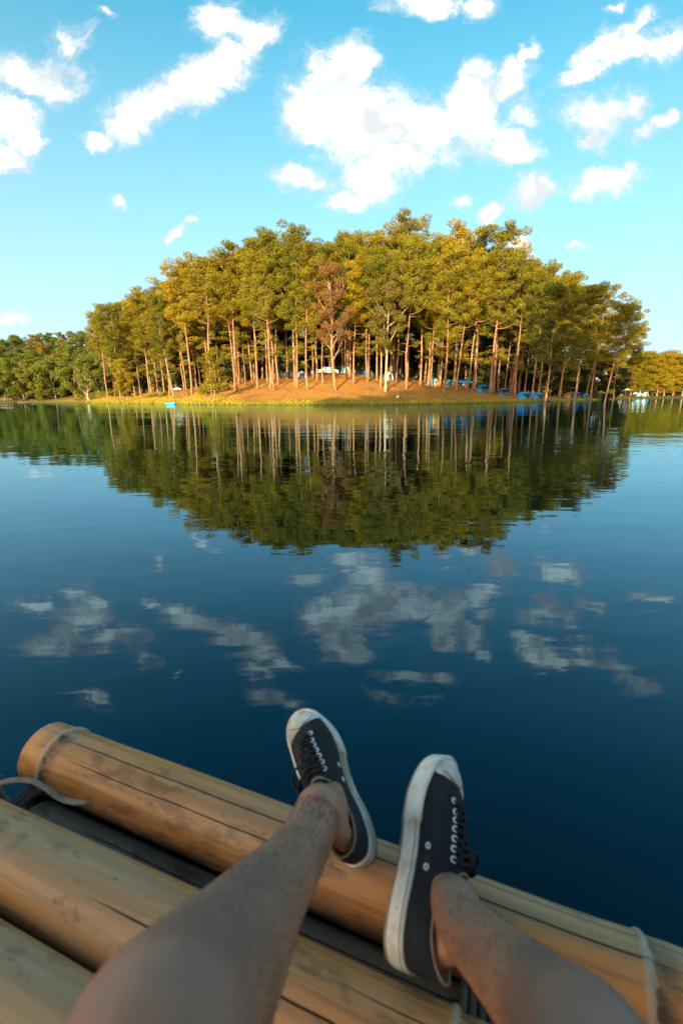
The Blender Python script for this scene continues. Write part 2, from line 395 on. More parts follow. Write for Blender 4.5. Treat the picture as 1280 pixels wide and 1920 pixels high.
fr = t.node('ShaderNodeFresnel'); fr.inputs['IOR'].default_value = 1.56; t.l.new(b.outputs[0], fr.inputs['Normal']); t.l.new(b.outputs[0], gl_.inputs['Normal'])
mx = t.node('ShaderNodeMixShader'); t.l.new(fr.outputs[0], mx.inputs[0]); t.l.new(df.outputs[0], mx.inputs[1]); t.l.new(gl_.outputs[0], mx.inputs[2]); t.l.new(mx.outputs[0], o.inputs[0])
wx = axis_grid([(-4000,-400,400),(-400,400,100),(400,4000,400)]); wy = axis_grid([(-400,400,100),(400,6000,500)])
WX, WY = np.meshgrid(wx, wy); wi = np.arange(WX.size).reshape(WX.shape)
water = mesh_obj('water', np.stack([WX, WY, WX*0], -1).reshape(-1, 3), np.stack([wi[:-1,:-1], wi[:-1,1:], wi[1:,1:], wi[1:,:-1]], -1).reshape(-1, 4), m, smooth=False)
tag(water, kind='structure')

#@@TREES
# ------------------------------------------------------------------ trees
def unit(n):
    v = nrg.normal(size=(n, 3)); return v/np.linalg.norm(v, axis=1, keepdims=True)
def leaf_faces(C, N, L, Wd, nrm=None):
    """needle-like or leaf-like quads (rhombi) at points C, long axes N, length L, width Wd"""
    n = len(C); side = np.cross(N, unit(n) if nrm is None else nrm); side /= np.linalg.norm(side, axis=1, keepdims=True)+1e-9
    L = L.reshape(-1, 1); Wd = Wd.reshape(-1, 1)
    A = C - N*L*.5; B = C + side*Wd*.5 - N*L*.08; Cc = C + N*L*.5; Dd = C - side*Wd*.5 + N*L*.02
    return np.stack([A, B, Cc, Dd], 1).reshape(-1, 3)
def clump(center, r, n, L, Wd, out, up=0.25):
    u = unit(n); rad = nrg.uniform(.35, 1.0, n)**.6
    C = center + u*rad[:, None]*np.array(r)
    N = u*out + unit(n)*(1-out) + np.array([0, 0, up]); N /= np.linalg.norm(N, axis=1, keepdims=True)
    k = int(n*.62); nn = u[:k]*.75 + unit(k)*.45
    T2 = np.cross(nn, unit(k)) + np.array([0, 0, .2]); T2 /= np.linalg.norm(T2, axis=1, keepdims=True)
    LL = nrg.uniform(.7, 1.3, n)*L; WW = nrg.uniform(.7, 1.3, n)*Wd
    return np.concatenate([leaf_faces(C[:k], T2, LL[:k]*.8, WW[:k]*1.35, nn), leaf_faces(C[k:], N[k:], LL[k:], WW[k:])])
def merge(parts):
    return np.concatenate(parts)

def pine_proto(seed, H=25.0, base=.45, width=3.6, mat='pine', lower=4):
    R = random.Random(seed)
    root = empty('pine_tree')
    bend = [(0,0,0)]; bx, by = R.uniform(-.3,.3), R.uniform(-.3,.3)
    pts = []
    for k in range(9):
        z = H*.97*k/8; pts.append((bx*sin(k*.8)+R.uniform(-.07,.07)+R.uniform(-.2,.2)*(k/8)**2*3, by*sin(k*.6+1)-by*sin(1)+R.uniform(-.07,.07), z - (.3 if k == 0 else 0)))
    pts[0] = (0, 0, -.4)
    rad = [.195*(1-.92*(k/8)**1.25) + (.07 if k == 0 else 0) for k in range(9)]
    P_ = spline(pts, 2); mb = MB(); mb.tube(P_, np.interp(np.arange(len(P_)), np.arange(9)*2, rad), 9)
    def axis(z): return np.array([np.interp(z, P_[:,2], P_[:,0]), np.interp(z, P_[:,2], P_[:,1]), z])
    leaves = []
    nl = R.randint(29, 34); zs = [H*(base + (1-base)*(i+.5)/nl) for i in range(nl)]
    an = R.uniform(0, 6.28)
    for i, z in enumerate(zs):
        f = (z/H-base)/(1-base); an += 2.4 + R.uniform(-.5,.5)
        prof = (0.60+1.25*f)*(1-f)**.55*1.25 if f > .25 else .95
        prof = min(prof, 1.0)
        ln = width*prof*R.uniform(.62, 1.12)
        rise = ln*R.uniform(.15,.6)*(0.6+f)
        a = axis(z-.4*ln*.5); e = axis(z) + np.array([cos(an)*ln, sin(an)*ln, rise])
        mid = (a+e)/2 + np.array([R.uniform(-.3,.3), R.uniform(-.3,.3), -.12*ln])
        mb.tube(spline([a, mid, e], 3), np.linspace(.06, .015, 7)*(1.2-f*.5), 5)
        k = 3 if ln > 1.4 else 2
        for j in range(k):
            q = a + (e-a)*(1.02-j*.33) + np.array([R.uniform(-.65,.65), R.uniform(-.65,.65), R.uniform(-.15,.65)])
            rr = R.uniform(.62, 1.12)*(1.0-j*.06)
            leaves.append(clump(q, (rr*1.1, rr*1.1, rr*.75), int(235*rr), .38, .080, .72, .35))
    leaves.append(clump(axis(H*.97), (.7,.7,.8), 150, .42, .12, .75, .5))
    leaves.append(clump(axis(H*.93)+np.array([.5,.2,0]), (.9,.9,.8), 150, .42, .12, .75, .5))
    for i in range(lower):                       # stray low sprays and dead stubs
        z = H*R.uniform(base*.45, base); an = R.uniform(0, 6.28); ln = R.uniform(.8, 2.2)
        a = axis(z); e = a + np.array([cos(an)*ln, sin(an)*ln, R.uniform(-.2,.5)])
        mb.tube([a, (a+e)/2+np.array([0,0,.1]), e], [.05,.035,.015], 5)
        if R.random() < .7: leaves.append(clump(e, (.75,.75,.45), 70, .34, .085, .7, .2))
    mb.build('trunk', M['bark'], root, smooth=True)
    tri_mesh('crown', merge(leaves), 4, M[mat], root)
    KIDS[root.name] = list(o for o in COL.objects if o.parent == root)
    root['H'] = H
    return root
def broad_proto(seed, H=14.0, width=5.0, mat='broad', base=.2, trunkmat='bark_dark', name='broadleaf_tree', dens=1.0, leaf=.34, multi=1, barebr=0):
    R = random.Random(seed); root = empty(name); mb = MB(); leaves = []
    for s in range(multi):
        lean = np.array([R.uniform(-.12,.12), R.uniform(-.12,.12)])*(1 if multi == 1 else 1.6)
        top = np.array([lean[0]*H, lean[1]*H, H*.9]); st = np.array([R.uniform(-.3,.3)*(multi > 1), R.uniform(-.3,.3)*(multi > 1), -.4])
        pth = spline([st, st*.3+top*.35+np.array([R.uniform(-.4,.4), R.uniform(-.4,.4), 0]), top*.7+np.array([R.uniform(-.5,.5), 0, 0]), top], 4)
        mb.tube(pth, np.linspace(.26 if multi == 1 else .17, .03, len(pth)), 8)
        nb = 16 if multi == 1 else 9
        for i in range(nb):
            f = (i+.6)/nb; z = H*(base+(.93-base)*f); k = min(len(pth)-1, int(len(pth)*z/H*.95)); a = pth[max(0, k-1)]
            prof = sqrt(max(0.05, 1-(2*f*.92-.85)**2)); an = i*2.4+R.uniform(-.5,.5)
            ln = width*prof*R.uniform(.65, 1.0)
            e = np.array([a[0]+cos(an)*ln, a[1]+sin(an)*ln, z+ln*R.uniform(.1,.5)])
            mb.tube(spline([a, (a+e)/2+np.array([0,0,-.15*ln+R.uniform(-.3,.3)]), e], 3), np.linspace(.10, .02, 7), 5)
            for j in range(4):
                q = a+(e-a)*R.uniform(.45, 1.08)+np.array([R.uniform(-1,1), R.uniform(-1,1), R.uniform(-.5,.9)])*width*.18
                rr = width*R.uniform(.19,.30)
                leaves.append(clump(q, (rr, rr, rr*.75), int(120*dens*rr), leaf, leaf*.55, .45, .3))
            for j in range(barebr):
                q = a+(e-a)*R.uniform(.3,.9); d_ = np.array([R.uniform(-1,1), R.uniform(-1,1), R.uniform(.2,1.2)]); 
                mb.tube([q, q+d_*.8, q+d_*1.5+np.array([0,0,.3])], [.035,.022,.01], 4)
    mb.build('trunk', M[trunkmat], root, smooth=True)
    tri_mesh('crown', merge(leaves), 4, M[mat], root)
    KIDS[root.name] = list(o for o in COL.objects if o.parent == root); root['H'] = H
    return root
BIN = []
protos = [pine_proto(100+i, base=[.42,.52,.46,.55,.38,.52,.44,.48,.56,.40][i], width=[3.3,3.7,3.1,3.9,3.4,3.0,3.8,3.5,4.1,3.2][i], mat='pine' if i % 3 else 'pine_green', lower=7+i%3*3) for i in range(10)]
low_protos = [pine_proto(300+i, H=14, base=.18, width=2.6, mat="pine", lower=2) for i in range(2)]
USED = set()
def place_tree(proto, x, y, H, label, cat='tree', group=None, lean=(0, 0), rz=None, z=None, wide=1.0):
    if proto.name in USED: o = copy_tree(proto)
    else: o = proto; USED.add(proto.name)
    s = H/proto['H']
    o.location = (x, y, gz(x, y) if z is None else z)
    o.scale = (s*wide, s*wide, s) if s > .75 else (s*1.1*wide, s*1.1*wide, s)
    a = rnd.uniform(0, 6.28) if rz is None else rz
    q = Quaternion((0, 0, 1), 0)
    v = Vector((lean[0], lean[1], 1)).normalized()
    o.rotation_mode = 'QUATERNION'; o.rotation_quaternion = Vector((0, 0, 1)).rotation_difference(v) @ Quaternion((0, 0, 1), a)
    tag(o, label, cat, group)
    return o
ORD = ['first','second','third','fourth','fifth','sixth','seventh','eighth','ninth','tenth','eleventh','twelfth','thirteenth','fourteenth','fifteenth','sixteenth','seventeenth','eighteenth','nineteenth','twentieth','twenty-first','twenty-second','twenty-third','twenty-fourth','twenty-fifth','twenty-sixth','twenty-seventh','twenty-eighth','twenty-ninth','thirtieth','thirty-first','thirty-second','thirty-third','thirty-fourth','thirty-fifth','thirty-sixth','thirty-seventh','thirty-eighth','thirty-ninth','fortieth','forty-first','forty-second','forty-third','forty-fourth','forty-fifth']
SIL = np.array([(170,592),(180,575),(205,565),(225,560),(262,538),(300,540),(318,510),(340,487),(380,482),(410,478),(430,456),(455,470),(470,450),(495,430),(520,438),(545,425),(575,440),(600,462),(620,458),(650,434),(690,432),(715,447),(735,430),(770,411),(800,425),(820,447),(865,418),(905,430),(940,424),(965,465),(990,482),(1030,492),(1070,508),(1095,532),(1130,530),(1150,560),(1175,565),(1203,600)])
def sil_h(x, y):
    """height the skyline has at (x, y), above the water"""
    # picture column of a point high up over (x, y)
    zz = 24.0
    for _ in range(4):
        f = y*cos(PITCH)-(zz-CAMH)*sin(PITCH); px = 640+x*FPX/f
        py = np.interp(px, SIL[:,0], SIL[:,1]) + 12; r = ray(px, py); zz = CAMH + r[2]/r[1]*y
    return zz, px
placed = []
def free(x, y, dmin): return all((x-a)**2+(y-b)**2 > dmin*dmin for a, b in placed)
# the front rows: foot of each trunk as seen, how far its top leans
front = [(222,742,-4.0),(241,738,-3.2),(259,738,-4.2),(264,721,-3.0),(281,719,-1.5),(296,736,-2.0),(308,736,-1.6),(327,745,-3.2),(351,741,-1.4),(361,735,-1.5),(369,731,-1.0),(377,730,-1.2),(384,728,-.8),(398,726,-1),(414,724,-.6),
 (435,717,-.8),(451,718,-1.0),(473,717,-.8),(502,719,-.7),(514,732,-1.6),(522,721,-.3),(554,712,0),(577,731,-.3),(587,707,-.4),(605,721,0),(663,721,.3),(689,716,-.4),(706,712,.2),(743,717,.4),(761,730,.4),
 (787,722,.4),(806,728,.5),(830,743,.8),(854,736,1.2),(874,734,1.8),(921,738,.8),(955,742,2.2),(997,730,1.2),(1021,726,1.4),(1047,734,2.4),(1075,726,1.6),(1098,730,2.2),(1112,737,2.0),(1134,728,1.4)]
front.sort()
allpts = []
for i, (px, py, ln) in enumerate(front):
    x, y, z = ground_hit(px, py); placed.append((x, y))
    zz, _ = sil_h(x, y); H = min(max(15, (zz-z)*rnd.uniform(.80,.96)), 25.0)*(.86 if px > 1085 else 1)
    allpts.append((x, y, H, ln, 'front', i))
# skyline trees
sky_pk = [(183,580,128),(207,567,122),(262,537,112),(300,540,106),(340,486,97),(380,482,94),(428,456,92),(470,452,90),(496,430,86),(545,425,85),(590,452,88),(622,459,92),(655,434,88),(692,433,92),(737,431,94),(770,411,90),(812,440,93),(865,418,92),(905,431,95),(940,424,92),(984,484,96),(1030,492,99),(1072,509,104),(1100,532,110),(1132,530,116),(1172,566,130),(1196,602,136)]
for i, (px, py, d) in enumerate(sky_pk):
    py += 12; r = ray(px, py); x, y = r[0]/r[1]*d, d; ztop = CAMH + r[2]/r[1]*d; z = gz(x, y); H = ztop-z
    for _ in range(6):
        if free(x, y, 2.0): break
        y += 1.2; x = r[0]/r[1]*y; ztop = CAMH + r[2]/r[1]*y; z = gz(x, y); H = ztop-z
    placed.append((x, y)); allpts.append((x, y, H, 0, 'sky', i))
n = 0; tries = 0
PR = random.Random(5)
while n < 185 and tries < 20000:
    tries += 1
    x = PR.uniform(-75, 100); y = PR.uniform(66, 178)
    s = float(seg_sdf(np.array([x]), np.array([y]), PROM)[0])
    if s < 9 or s > 62: continue
    if s < 13 and -20 < x < 24: continue
    if s > 40 and PR.random() < .6: continue
    if not free(x, y, 2.8): continue
    zz, px = sil_h(x, y); z = gz(x, y)
    if px < 185 or px > 1180: continue
    H = (zz-z)*PR.uniform(.84, .98)
    if H < 8 or H > 30: H = min(max(H, 8), 30)
    if (zz-z) < 9: continue
    placed.append((x, y)); allpts.append((x, y, H, 0, 'deep', n)); n += 1
fpx = np.array([f_[0] for f_ in front]); back = {}
for t_ in allpts:
    if t_[4] == 'deep':
        pxx = 640+t_[0]/t_[1]*(FPX*cos(PITCH)+214*sin(PITCH)); back.setdefault(int(np.argmin(abs(fpx-pxx))), []).append(t_)
deeplab = {}
for k_, L_ in back.items():
    L_.sort(key=lambda q: q[1])
    for j_, t_ in enumerate(L_): deeplab[t_[5]] = 'pine in the grove, %s one back behind the %s front trunk from the left' % (ORD[j_], ORD[k_])
for (x, y, H, ln, typ, i) in allpts:
    pr = protos[(i*7+(3 if typ == 'sky' else 0)) % 10]
    if H < 12: pr = protos[(i*7) % 10]
    lx = ln/25.0 + rnd.uniform(-.02,.02); ly = rnd.uniform(-.03,.02)
    if typ == 'front':
        pxy = front[i][0]
        where = 'leaning out over the left shore' if ln < -2.5 else 'leaning to the right' if ln > 1.9 else 'standing upright'
        lab = 'front-row pine trunk %s, %s from the left along the shore' % (where, ORD[i])
        place_tree(pr, x, y, H, lab, 'pine tree', 'pines in the front row of the grove', (lx, ly-.03))
    elif typ == 'sky':
        lab = 'tall pine with its crown on the skyline, %s skyline crown from the left' % ORD[i]
        place_tree(pr, x, y, H, lab, 'pine tree', 'pines whose crowns make the skyline', (0, 0), wide=1.1)
    else:
        place_tree(pr, x, y, H, deeplab[i], 'pine tree', 'pines deep inside the grove', (lx+x*.0006, ly))
# young pines at the left edge and in the shaded right front
for i, (px, d, H, lab) in enumerate([(403,82,8.0,'young yellow-green pine low among the left-hand trunks of the grove'),(232,108,9,'short pine beside the banana plants at the left end of the grove')]):
    x, y = gnd(px, d); place_tree(low_protos[i], x, y, H, lab, 'young pine', 'young pines')
# lone see-through pine at the right end
r = ray(1188, 650); x, y = r[0]/r[1]*137, 137.
# the bare brown tree and the olive one with white limbs, out in front
dead = broad_proto(51, H=20.5, width=3.3, mat='dead_leaf', base=.36, trunkmat='bark', name='half_bare_tree', dens=5.5, leaf=.15, barebr=5)
x, y, z = ground_hit(629, 732); place_tree(dead, x, y, at_y(632,478,y)[2]-z, 'half-bare tree with rusty brown leaves and pale straight trunk', 'tree', rz=.5)
olv = broad_proto(52, H=20, width=3.9, mat='olive', base=.40, trunkmat='bark_pale', name='olive_leaved_tree', dens=4.0, leaf=.24, barebr=2)
x, y, z = ground_hit(722, 736); place_tree(olv, x, y, at_y(722,500,y)[2]-z, 'broadleaf tree with whitish limbs and dull olive crown before the pines', 'tree', rz=2.0)
# dark understorey trees behind the grove so no sky shows low between the trunks
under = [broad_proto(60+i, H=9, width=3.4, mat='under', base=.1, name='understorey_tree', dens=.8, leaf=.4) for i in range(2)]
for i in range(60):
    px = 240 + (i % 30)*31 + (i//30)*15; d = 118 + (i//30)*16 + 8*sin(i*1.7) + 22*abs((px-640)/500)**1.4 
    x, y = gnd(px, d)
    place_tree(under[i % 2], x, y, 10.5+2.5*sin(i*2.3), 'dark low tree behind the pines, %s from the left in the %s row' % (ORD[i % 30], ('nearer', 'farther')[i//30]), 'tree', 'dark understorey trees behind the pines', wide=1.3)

# ---- left bank: broadleaf wood on the hill
bp = [broad_proto(70+i, H=14, width=[5,6,5.4,4.6][i], mat=['broad','broad','broad_rust','broad'][i], base=.12, dens=1.0, leaf=.40) for i in range(4)]
cnt = 0
LR = random.Random(3)
rows = [(187,0),(196,.5),(206,0),(218,.5),(232,0),(250,.5),(270,0),(292,.5),(315,0)]
for ri, (d, off) in enumerate(rows):
    st = 34 if ri < 4 else 30; px = -60+off*st; kk = -1
    while px < (205 if ri < 2 else 265):
        dd = d + LR.uniform(-3, 3); x, y = gnd(px+LR.uniform(-8, 8), dd); z = gz(x, y)
        lim = np.interp(px, [-60,0,50,90,150,200,265], [655,648,628,624,620,622,640]); zl = at_y(px, lim, y)[2]
        H = min(LR.uniform(11, 16), max(6, zl-z-.5))
        kk += 1
        k = (ri*5+cnt) % 4 if ri > 2 else (cnt % 2)
        tone = 'rusty green' if k == 2 else 'green'
        if ri == 0: lab = 'round dark green tree at the water edge of the left bank, %s from the left' % ORD[kk]; gr = 'waterside trees on the left bank'
        else: lab = '%s tree on the left hill, %s from the left in the %s row uphill' % (tone, ORD[kk], ORD[ri]); gr = 'rusty trees on the left hill' if k == 2 else 'green trees on the left hill'
        place_tree(bp[k], x, y, H, lab, 'tree', gr, wide=1.1)
        cnt += 1; px += st*LR.uniform(.85, 1.15)
wl = broad_proto(81, H=9, width=3.0, mat='broad', base=.35, trunkmat='bark_pale', name='white_stemmed_tree', dens=.6, leaf=.3, multi=3, barebr=2)
x, y = gnd(165, 139); place_tree(wl, x, y, 9.5, 'small tree with forked whitish stems on the left shore', 'tree')

# ---- right bank: pines beyond the water
RR = random.Random(9)
for ri, d in enumerate([231, 240, 250, 262]):
    px = 1150 + ri*5; k = 0
    while px < 1330:
        x, y = gnd(px, d+RR.uniform(-3,3)); z = gz(x, y)
        lim = np.interp(px, [1140,1180,1200,1240,1280,1330], [690,668,660,664,668,672]); H = max(9, (at_y(px, lim, y)[2]-z)*RR.uniform(.88, 1.0))
        if ri == 0: lab = 'distant pine on the right-hand far bank, %s from the left at the water' % ORD[k]; gr = 'waterside pines on the right far bank'
        else: lab = 'pine on the right far bank, %s from the left in the %s row back' % (ORD[k], ORD[ri]); gr = 'pines behind on the right far bank'
        place_tree(low_protos[(k*3+ri) % 2] if ri != 1 else protos[k % 10], x, y, H, lab, 'pine tree', gr, wide=1.5 if ri != 1 else 1.3)
        px += RR.uniform(13, 19); k += 1

# ---- tall trees on the bank behind the camera: they shade the raft and the right-hand shore
SR = random.Random(21)
for i in range(34):
    q = -19 + i*2.4 + SR.uniform(-.6,.6); tt = -32 + (i % 2)*4 + SR.uniform(-1.5,1.5)
    x = SUN_H.x*tt + SUN_H.y*q; y = SUN_H.y*tt - SUN_H.x*q
    top = 22 + .47*min(q, 12) + .33*max(q-12, 0) + (2 if q > 0 else 0) + SR.uniform(-1.5,1.5)
    place_tree(protos[(i*3) % 10], x, y, min(28, top-gz(x, y)), 'tall pine on the bank behind the raft, %s from the end nearest the sun' % ORD[i], 'pine tree', 'pines on the bank behind the raft', wide=1.5)

for i in range(16):  # low trees added out of view to keep sun patches off the raft
    q = -13 + i*1.75; tt = -23 - (i % 2)*3
    x = SUN_H.x*tt + SUN_H.y*q; y = SUN_H.y*tt - SUN_H.x*q
    place_tree(under[i % 2], x, y, 9.5, 'low leafy tree added to screen the raft from sun, %s in its row' % ORD[i], 'tree', 'unseen low trees added to shade the raft', wide=1.5)
# ------------------------------------------------------------------ bushes, banana plants, grass
bushp = []
for i in range(3):
    R = random.Random(90+i); lv = []; mb = MB(); root = empty('bush')
    for k in range(9):
        an = R.uniform(0, 6.28); rr = R.uniform(.2, 1.0); q = np.array([cos(an)*rr, sin(an)*rr, R.uniform(.35, 1.1)])
        mb.tube([(0,0,-.1), q*.6, q], [.03,.02,.01], 4); lv.append(clump(q, (.5,.5,.42), 90, .22, .10, .5, .4))
    mb.build('stems', M['bark_dark'], root); tri_mesh('crown', merge(lv), 4, M['bush'], root)
    KIDS[root.name] = [o for o in COL.objects if o.parent == root]; root['H'] = 1.3; bushp.append(root)
for i, (px, py, H, lab) in enumerate([(150,751,2.0,'yellow-green bush at the far left tip of the grassy shore'),(172,749,1.5,'pale bush under the tree with forked white stems'),(196,745,1.8,'golden bush next to the banana plants'),(214,743,1.4,'low bush between banana plants and the first leaning pines'),(283,748,1.2,'dark green bush at the water left of the blue boat'),(300,747,1.3,'rounded leafy bush just behind the blue boat'),(338,728,1.6,'bright green bush on the slope above the wooden bench'),(325,722,1.4,'bright green bush highest on the left slope'),(352,724,1.3,'bright green bush on the slope right of the others'),(398,738,2.2,'large yellow-green bush beside the leaning trunks, left of orange slope'),(412,736,1.8,'olive bush touching the large yellow-green one'),(386,741,1.4,'low yellow bush in front of the olive one'),(250,738,1.0,'small bush at the feet of the leaning pines')]):
    x, y, z = ground_hit(px, py); place_tree(bushp[i % 3], x, y, H, lab, 'bush', 'bushes along the left shore', wide=1.3)
ban = []
for i in range(1):
    root = empty('banana_plant'); mb = MB(); V = []; F = []
    for k in range(8):
        an = k*.785+.3; el = .9 if k % 2 else 1.25; L = 1.7
        for j in range(7):
            f = j/6; r_ = L*f*cos(el)*1.1; z = .7+L*f*sin(el)-.75*f*f; w = .26*sin(pi*min(.98, f*.9+.08))
            c_ = np.array([cos(an)*r_, sin(an)*r_, z]); sd_ = np.array([-sin(an), cos(an), 0])*w
            V += [c_-sd_-np.array([0,0,.05]), c_, c_+sd_-np.array([0,0,.05])]
            if j: b = len(V)-6; F += [(b,b+1,b+4,b+3),(b+1,b+2,b+5,b+4)]
    mb.tube([(0,0,-.2),(0,0,.5),(.03,0,1.0)], [.1,.08,.05], 7); mb.build('stem', M['banana'], root); mesh_obj('leaves', V, F, M['banana'], root)
    KIDS[root.name] = [o for o in COL.objects if o.parent == root]; root['H'] = 2.4; ban.append(root)
for px, py, H, lab in [(180,738,3.0,'banana plant furthest left on the grassy shore'),(194,736,3.4,'tallest banana plant, middle of the row on the left shore'),(207,737,2.8,'banana plant nearest to the leaning pines')]:
    x, y, z = ground_hit(px, py, 90); place_tree(ban[0], x, y, H, lab, 'banana plant', 'banana plants on the left shore')

def blades(pts, h, w, mat, name):
    n = len(pts); an = nrg.uniform(0, 6.28, n); hh = h*nrg.uniform(.5, 1.3, n); ww = w*nrg.uniform(.6, 1.2, n)
    dx = np.stack([np.cos(an), np.sin(an), an*0], 1)*ww[:, None]; tip = pts + np.stack([nrg.normal(0, .25, n)*hh, nrg.normal(0, .25, n)*hh, hh], 1)
    o = tri_mesh(name, np.stack([pts-dx, pts+dx, tip], 1).reshape(-1, 3), 3, mat); return o
X = nrg.uniform(-75, 95, 500000); Y = nrg.uniform(56, 180, 500000)
S = seg_sdf(X, Y, PROM) + wob(X, Y, .35, .45)
wid = np.where(X < -18, 7.0, np.where(X < 34, 3.0, 1.6)) + 1.2*np.sin(X*.6)+.8*np.sin(X*1.7+2)
k = ((S > -.35) & (S < wid) | (S > 1) & (S < 26) & (nrg.random(len(X)) < .030)) & (nrg.random(len(X)) < np.clip(1.2-S/np.maximum(wid, .5), .15, 1)) & (np.abs(X) < Y*.76)
X, Y = X[k], Y[k]; pts = np.stack([X, Y, ground_z(X, Y)-.03], 1)
hs = np.where(X < -20, .5, .22)
print('grass blades', len(pts))
gr = blades(pts, hs, .075, M['grass'], 'grass'); tag(gr, 'grass growing in a strip along the water', 'grass', kind='stuff')
# ------------------------------------------------------------------ the campsite
def tent_mesh(w, l, h, seg=12, lev=8, sq=.62):
    V = []; F = []
    for j in range(lev+1):
        t = j/lev; z = h*sin(t*pi/2); k = max(cos(t*pi/2), .0)**.85
        for i in range(seg*2):
            a = pi*i/seg; ca, sa = cos(a), sin(a)
            x = math.copysign(abs(ca)**sq, ca); y = math.copysign(abs(sa)**sq, sa)
            sag = 1-.07*abs(sin(2*a))*sin(t*pi)
            V.append((x*w/2*k*sag, y*l/2*k*sag, z))
    n = seg*2
    for j in range(lev):
        for i in range(n): F.append((j*n+i, j*n+(i+1) % n, (j+1)*n+(i+1) % n, (j+1)*n+i))
    return V, F
def cloth(name, c, c2=None): return simple(name, c, .75, .25, 3.0, second=c2)
TC = {'blue': cloth('blue_nylon', (.010,.30,.75), (.008,.20,.55)), 'navy': cloth('navy_nylon', (.015,.13,.38)), 'teal': cloth('teal_nylon', (.05,.28,.30)),
      'grey': cloth('grey_nylon', (.14,.17,.20)), 'yellow': cloth('yellow_nylon', (.75,.42,.05)), 'orange': cloth('orange_nylon', (.62,.20,.06)),
      'white': cloth('white_canvas', (.72,.72,.68)), 'sky': cloth('light_blue_nylon', (.06,.36,.62)), 'door': cloth('door_mesh', (.03,.035,.045)), 'pole': simple('pole_metal', (.35,.35,.36), .4, metal=.8), 'wood': simple('weathered_wood', (.27,.19,.12), .85, .4, 4)}
def make_tent(c1, c2, label, px, py, turn=0.0, w=2.3, l=2.5, h=1.35, wing=True, d=None):
    w *= 1.0; l *= .9; h *= 1.05
    if d: x, y = gnd(px, d); z = gz(x, y)
    else: x, y, z = ground_hit(px, py)
    root = empty('tent', (x, y, z-.05), turn); tag(root, label, 'tent', 'tents pitched under the pines')
    V, F = tent_mesh(w*.9, l*.9, h*.93); mesh_obj('inner_tent', V, F, TC[c2], root)
    V, F = tent_mesh(w*1.04, l*1.0, h, sq=.8)
    n = 24; F = [f for k, f in enumerate(F) if not (k//n < 5 and (k % n) in (16, 17, 18, 19))]       # the fly is open at the front
    V = [(a, b, max(c, .10)) for a, b, c in V]
    mesh_obj('fly', V, F, TC[c1], root)
    if wing:                                      # awning held out on two poles
        A = [(-w*.42, -l*.36, h*.80), (w*.42, -l*.36, h*.80), (w*.58, -l*.86, h*.66), (-w*.58, -l*.86, h*.66), (0, -l*.36, h*.98), (0, -l*.9, h*.80)]
        mb = MB(); mb.add(A, [(0,4,5,3),(4,1,2,5)]); mb.add([(p_[0], p_[1], p_[2]-.02) for p_ in A], [(3,5,4,0),(5,2,1,4)])
        mb.build('awning', TC[c1], root)
        for s_ in (-1, 1):
            pb = MB(); pb.tube([(s_*w*.56, -l*.85, 0), (s_*w*.56, -l*.85, h*.67)], .018, 5); pb.build('pole', TC['pole'], root)
    db = MB(); db.add([(-w*.20, -l*.452, .06), (w*.20, -l*.452, .06), (w*.13, -l*.40, h*.55), (0, -l*.36, h*.68), (-w*.13, -l*.40, h*.55)], [(0,1,2,3,4)]); db.build('door', TC['door'], root)
    return root
make_tent('blue', 'yellow', 'blue tent with a bright yellow front beside a lit trunk, leftmost of the blue tents', 813, 724, .3, w=2.0, h=1.5, wing=False)
make_tent('teal', 'navy', 'dark teal tent half hidden behind a grey trunk, next right of the yellow-fronted tent', 842, 724, -.2, wing=False)
make_tent('blue', 'navy', 'large blue tent with dark doorway, nearest the water in the left of the tent row', 903, 736, .2, w=2.6, h=1.6)
make_tent('blue', 'navy', 'small blue tent behind the large blue one with the dark doorway', 914, 724, .5, w=2.2)
make_tent('sky', 'blue', 'lighter blue tent high up between two trunks behind the row', 932, 723, .1, w=2.2)
make_tent('grey', 'blue', 'grey tent with a blue lower front, in front of the leaning grey trunk', 942, 741, .15, w=2.8, h=1.45)
make_tent('blue', 'navy', 'blue tent directly right of the leaning grey trunk', 966, 738, -.2, w=2.3)
make_tent('blue', 'sky', 'bright blue tent behind and above the people on the shore', 981, 731, .4, w=2.4)
make_tent('sky', 'navy', 'pale blue tent in the second line, right half of the row', 960, 727, .1, w=2.3)
make_tent('blue', 'teal', 'rightmost blue tent of the long row, its awning pointing to the far bank', 1004, 733, .6, w=2.5)
make_tent('navy', 'blue', 'dark navy tent deep in the shade behind the row', 948, 722, .0, w=2.3)
make_tent('orange', 'grey', 'tent with an orange left side standing alone right of the row', 1064, 738, .5, w=2.0, wing=False, d=112)
make_tent('blue', 'grey', 'blue tent with wide awning touching the orange one', 1076, 738, .1, w=2.3, h=1.6, d=113)
make_tent('grey', 'navy', 'grey tent between the blue awning tent and the parked car', 1096, 736, -.1, w=2.0, wing=False, d=124)
make_tent('teal', 'white', 'pale teal tent in the sun just right of the whitish-limbed tree', 728, 713, .2, w=2.0, h=1.6, wing=False)
make_tent('yellow', 'white', 'small yellow tent up among the left-hand trunks', 370, 700, .2, w=1.8, h=1.3, wing=False)
make_tent('sky', 'white', 'light blue tent on the ridge at the middle of the grove', 649, 700, .1, w=2.2, wing=False)
make_tent('navy', 'grey', 'dark tent on the ridge behind the half-bare tree', 690, 699, .3, w=2.2, wing=False)
make_tent('white', 'blue', 'whitish tent on the ridge under the pines left of centre', 566, 701, .1, w=2.2, wing=False)
make_tent('white', 'sky', 'white tent furthest right at the water of the far bank', 1208, 740, .3, w=3.4, h=1.9, wing=False, d=229)
make_tent('sky', 'white', 'pale blue tent left of the white one on the far bank', 1196, 740, .1, w=3.4, h=1.8, wing=False, d=231)

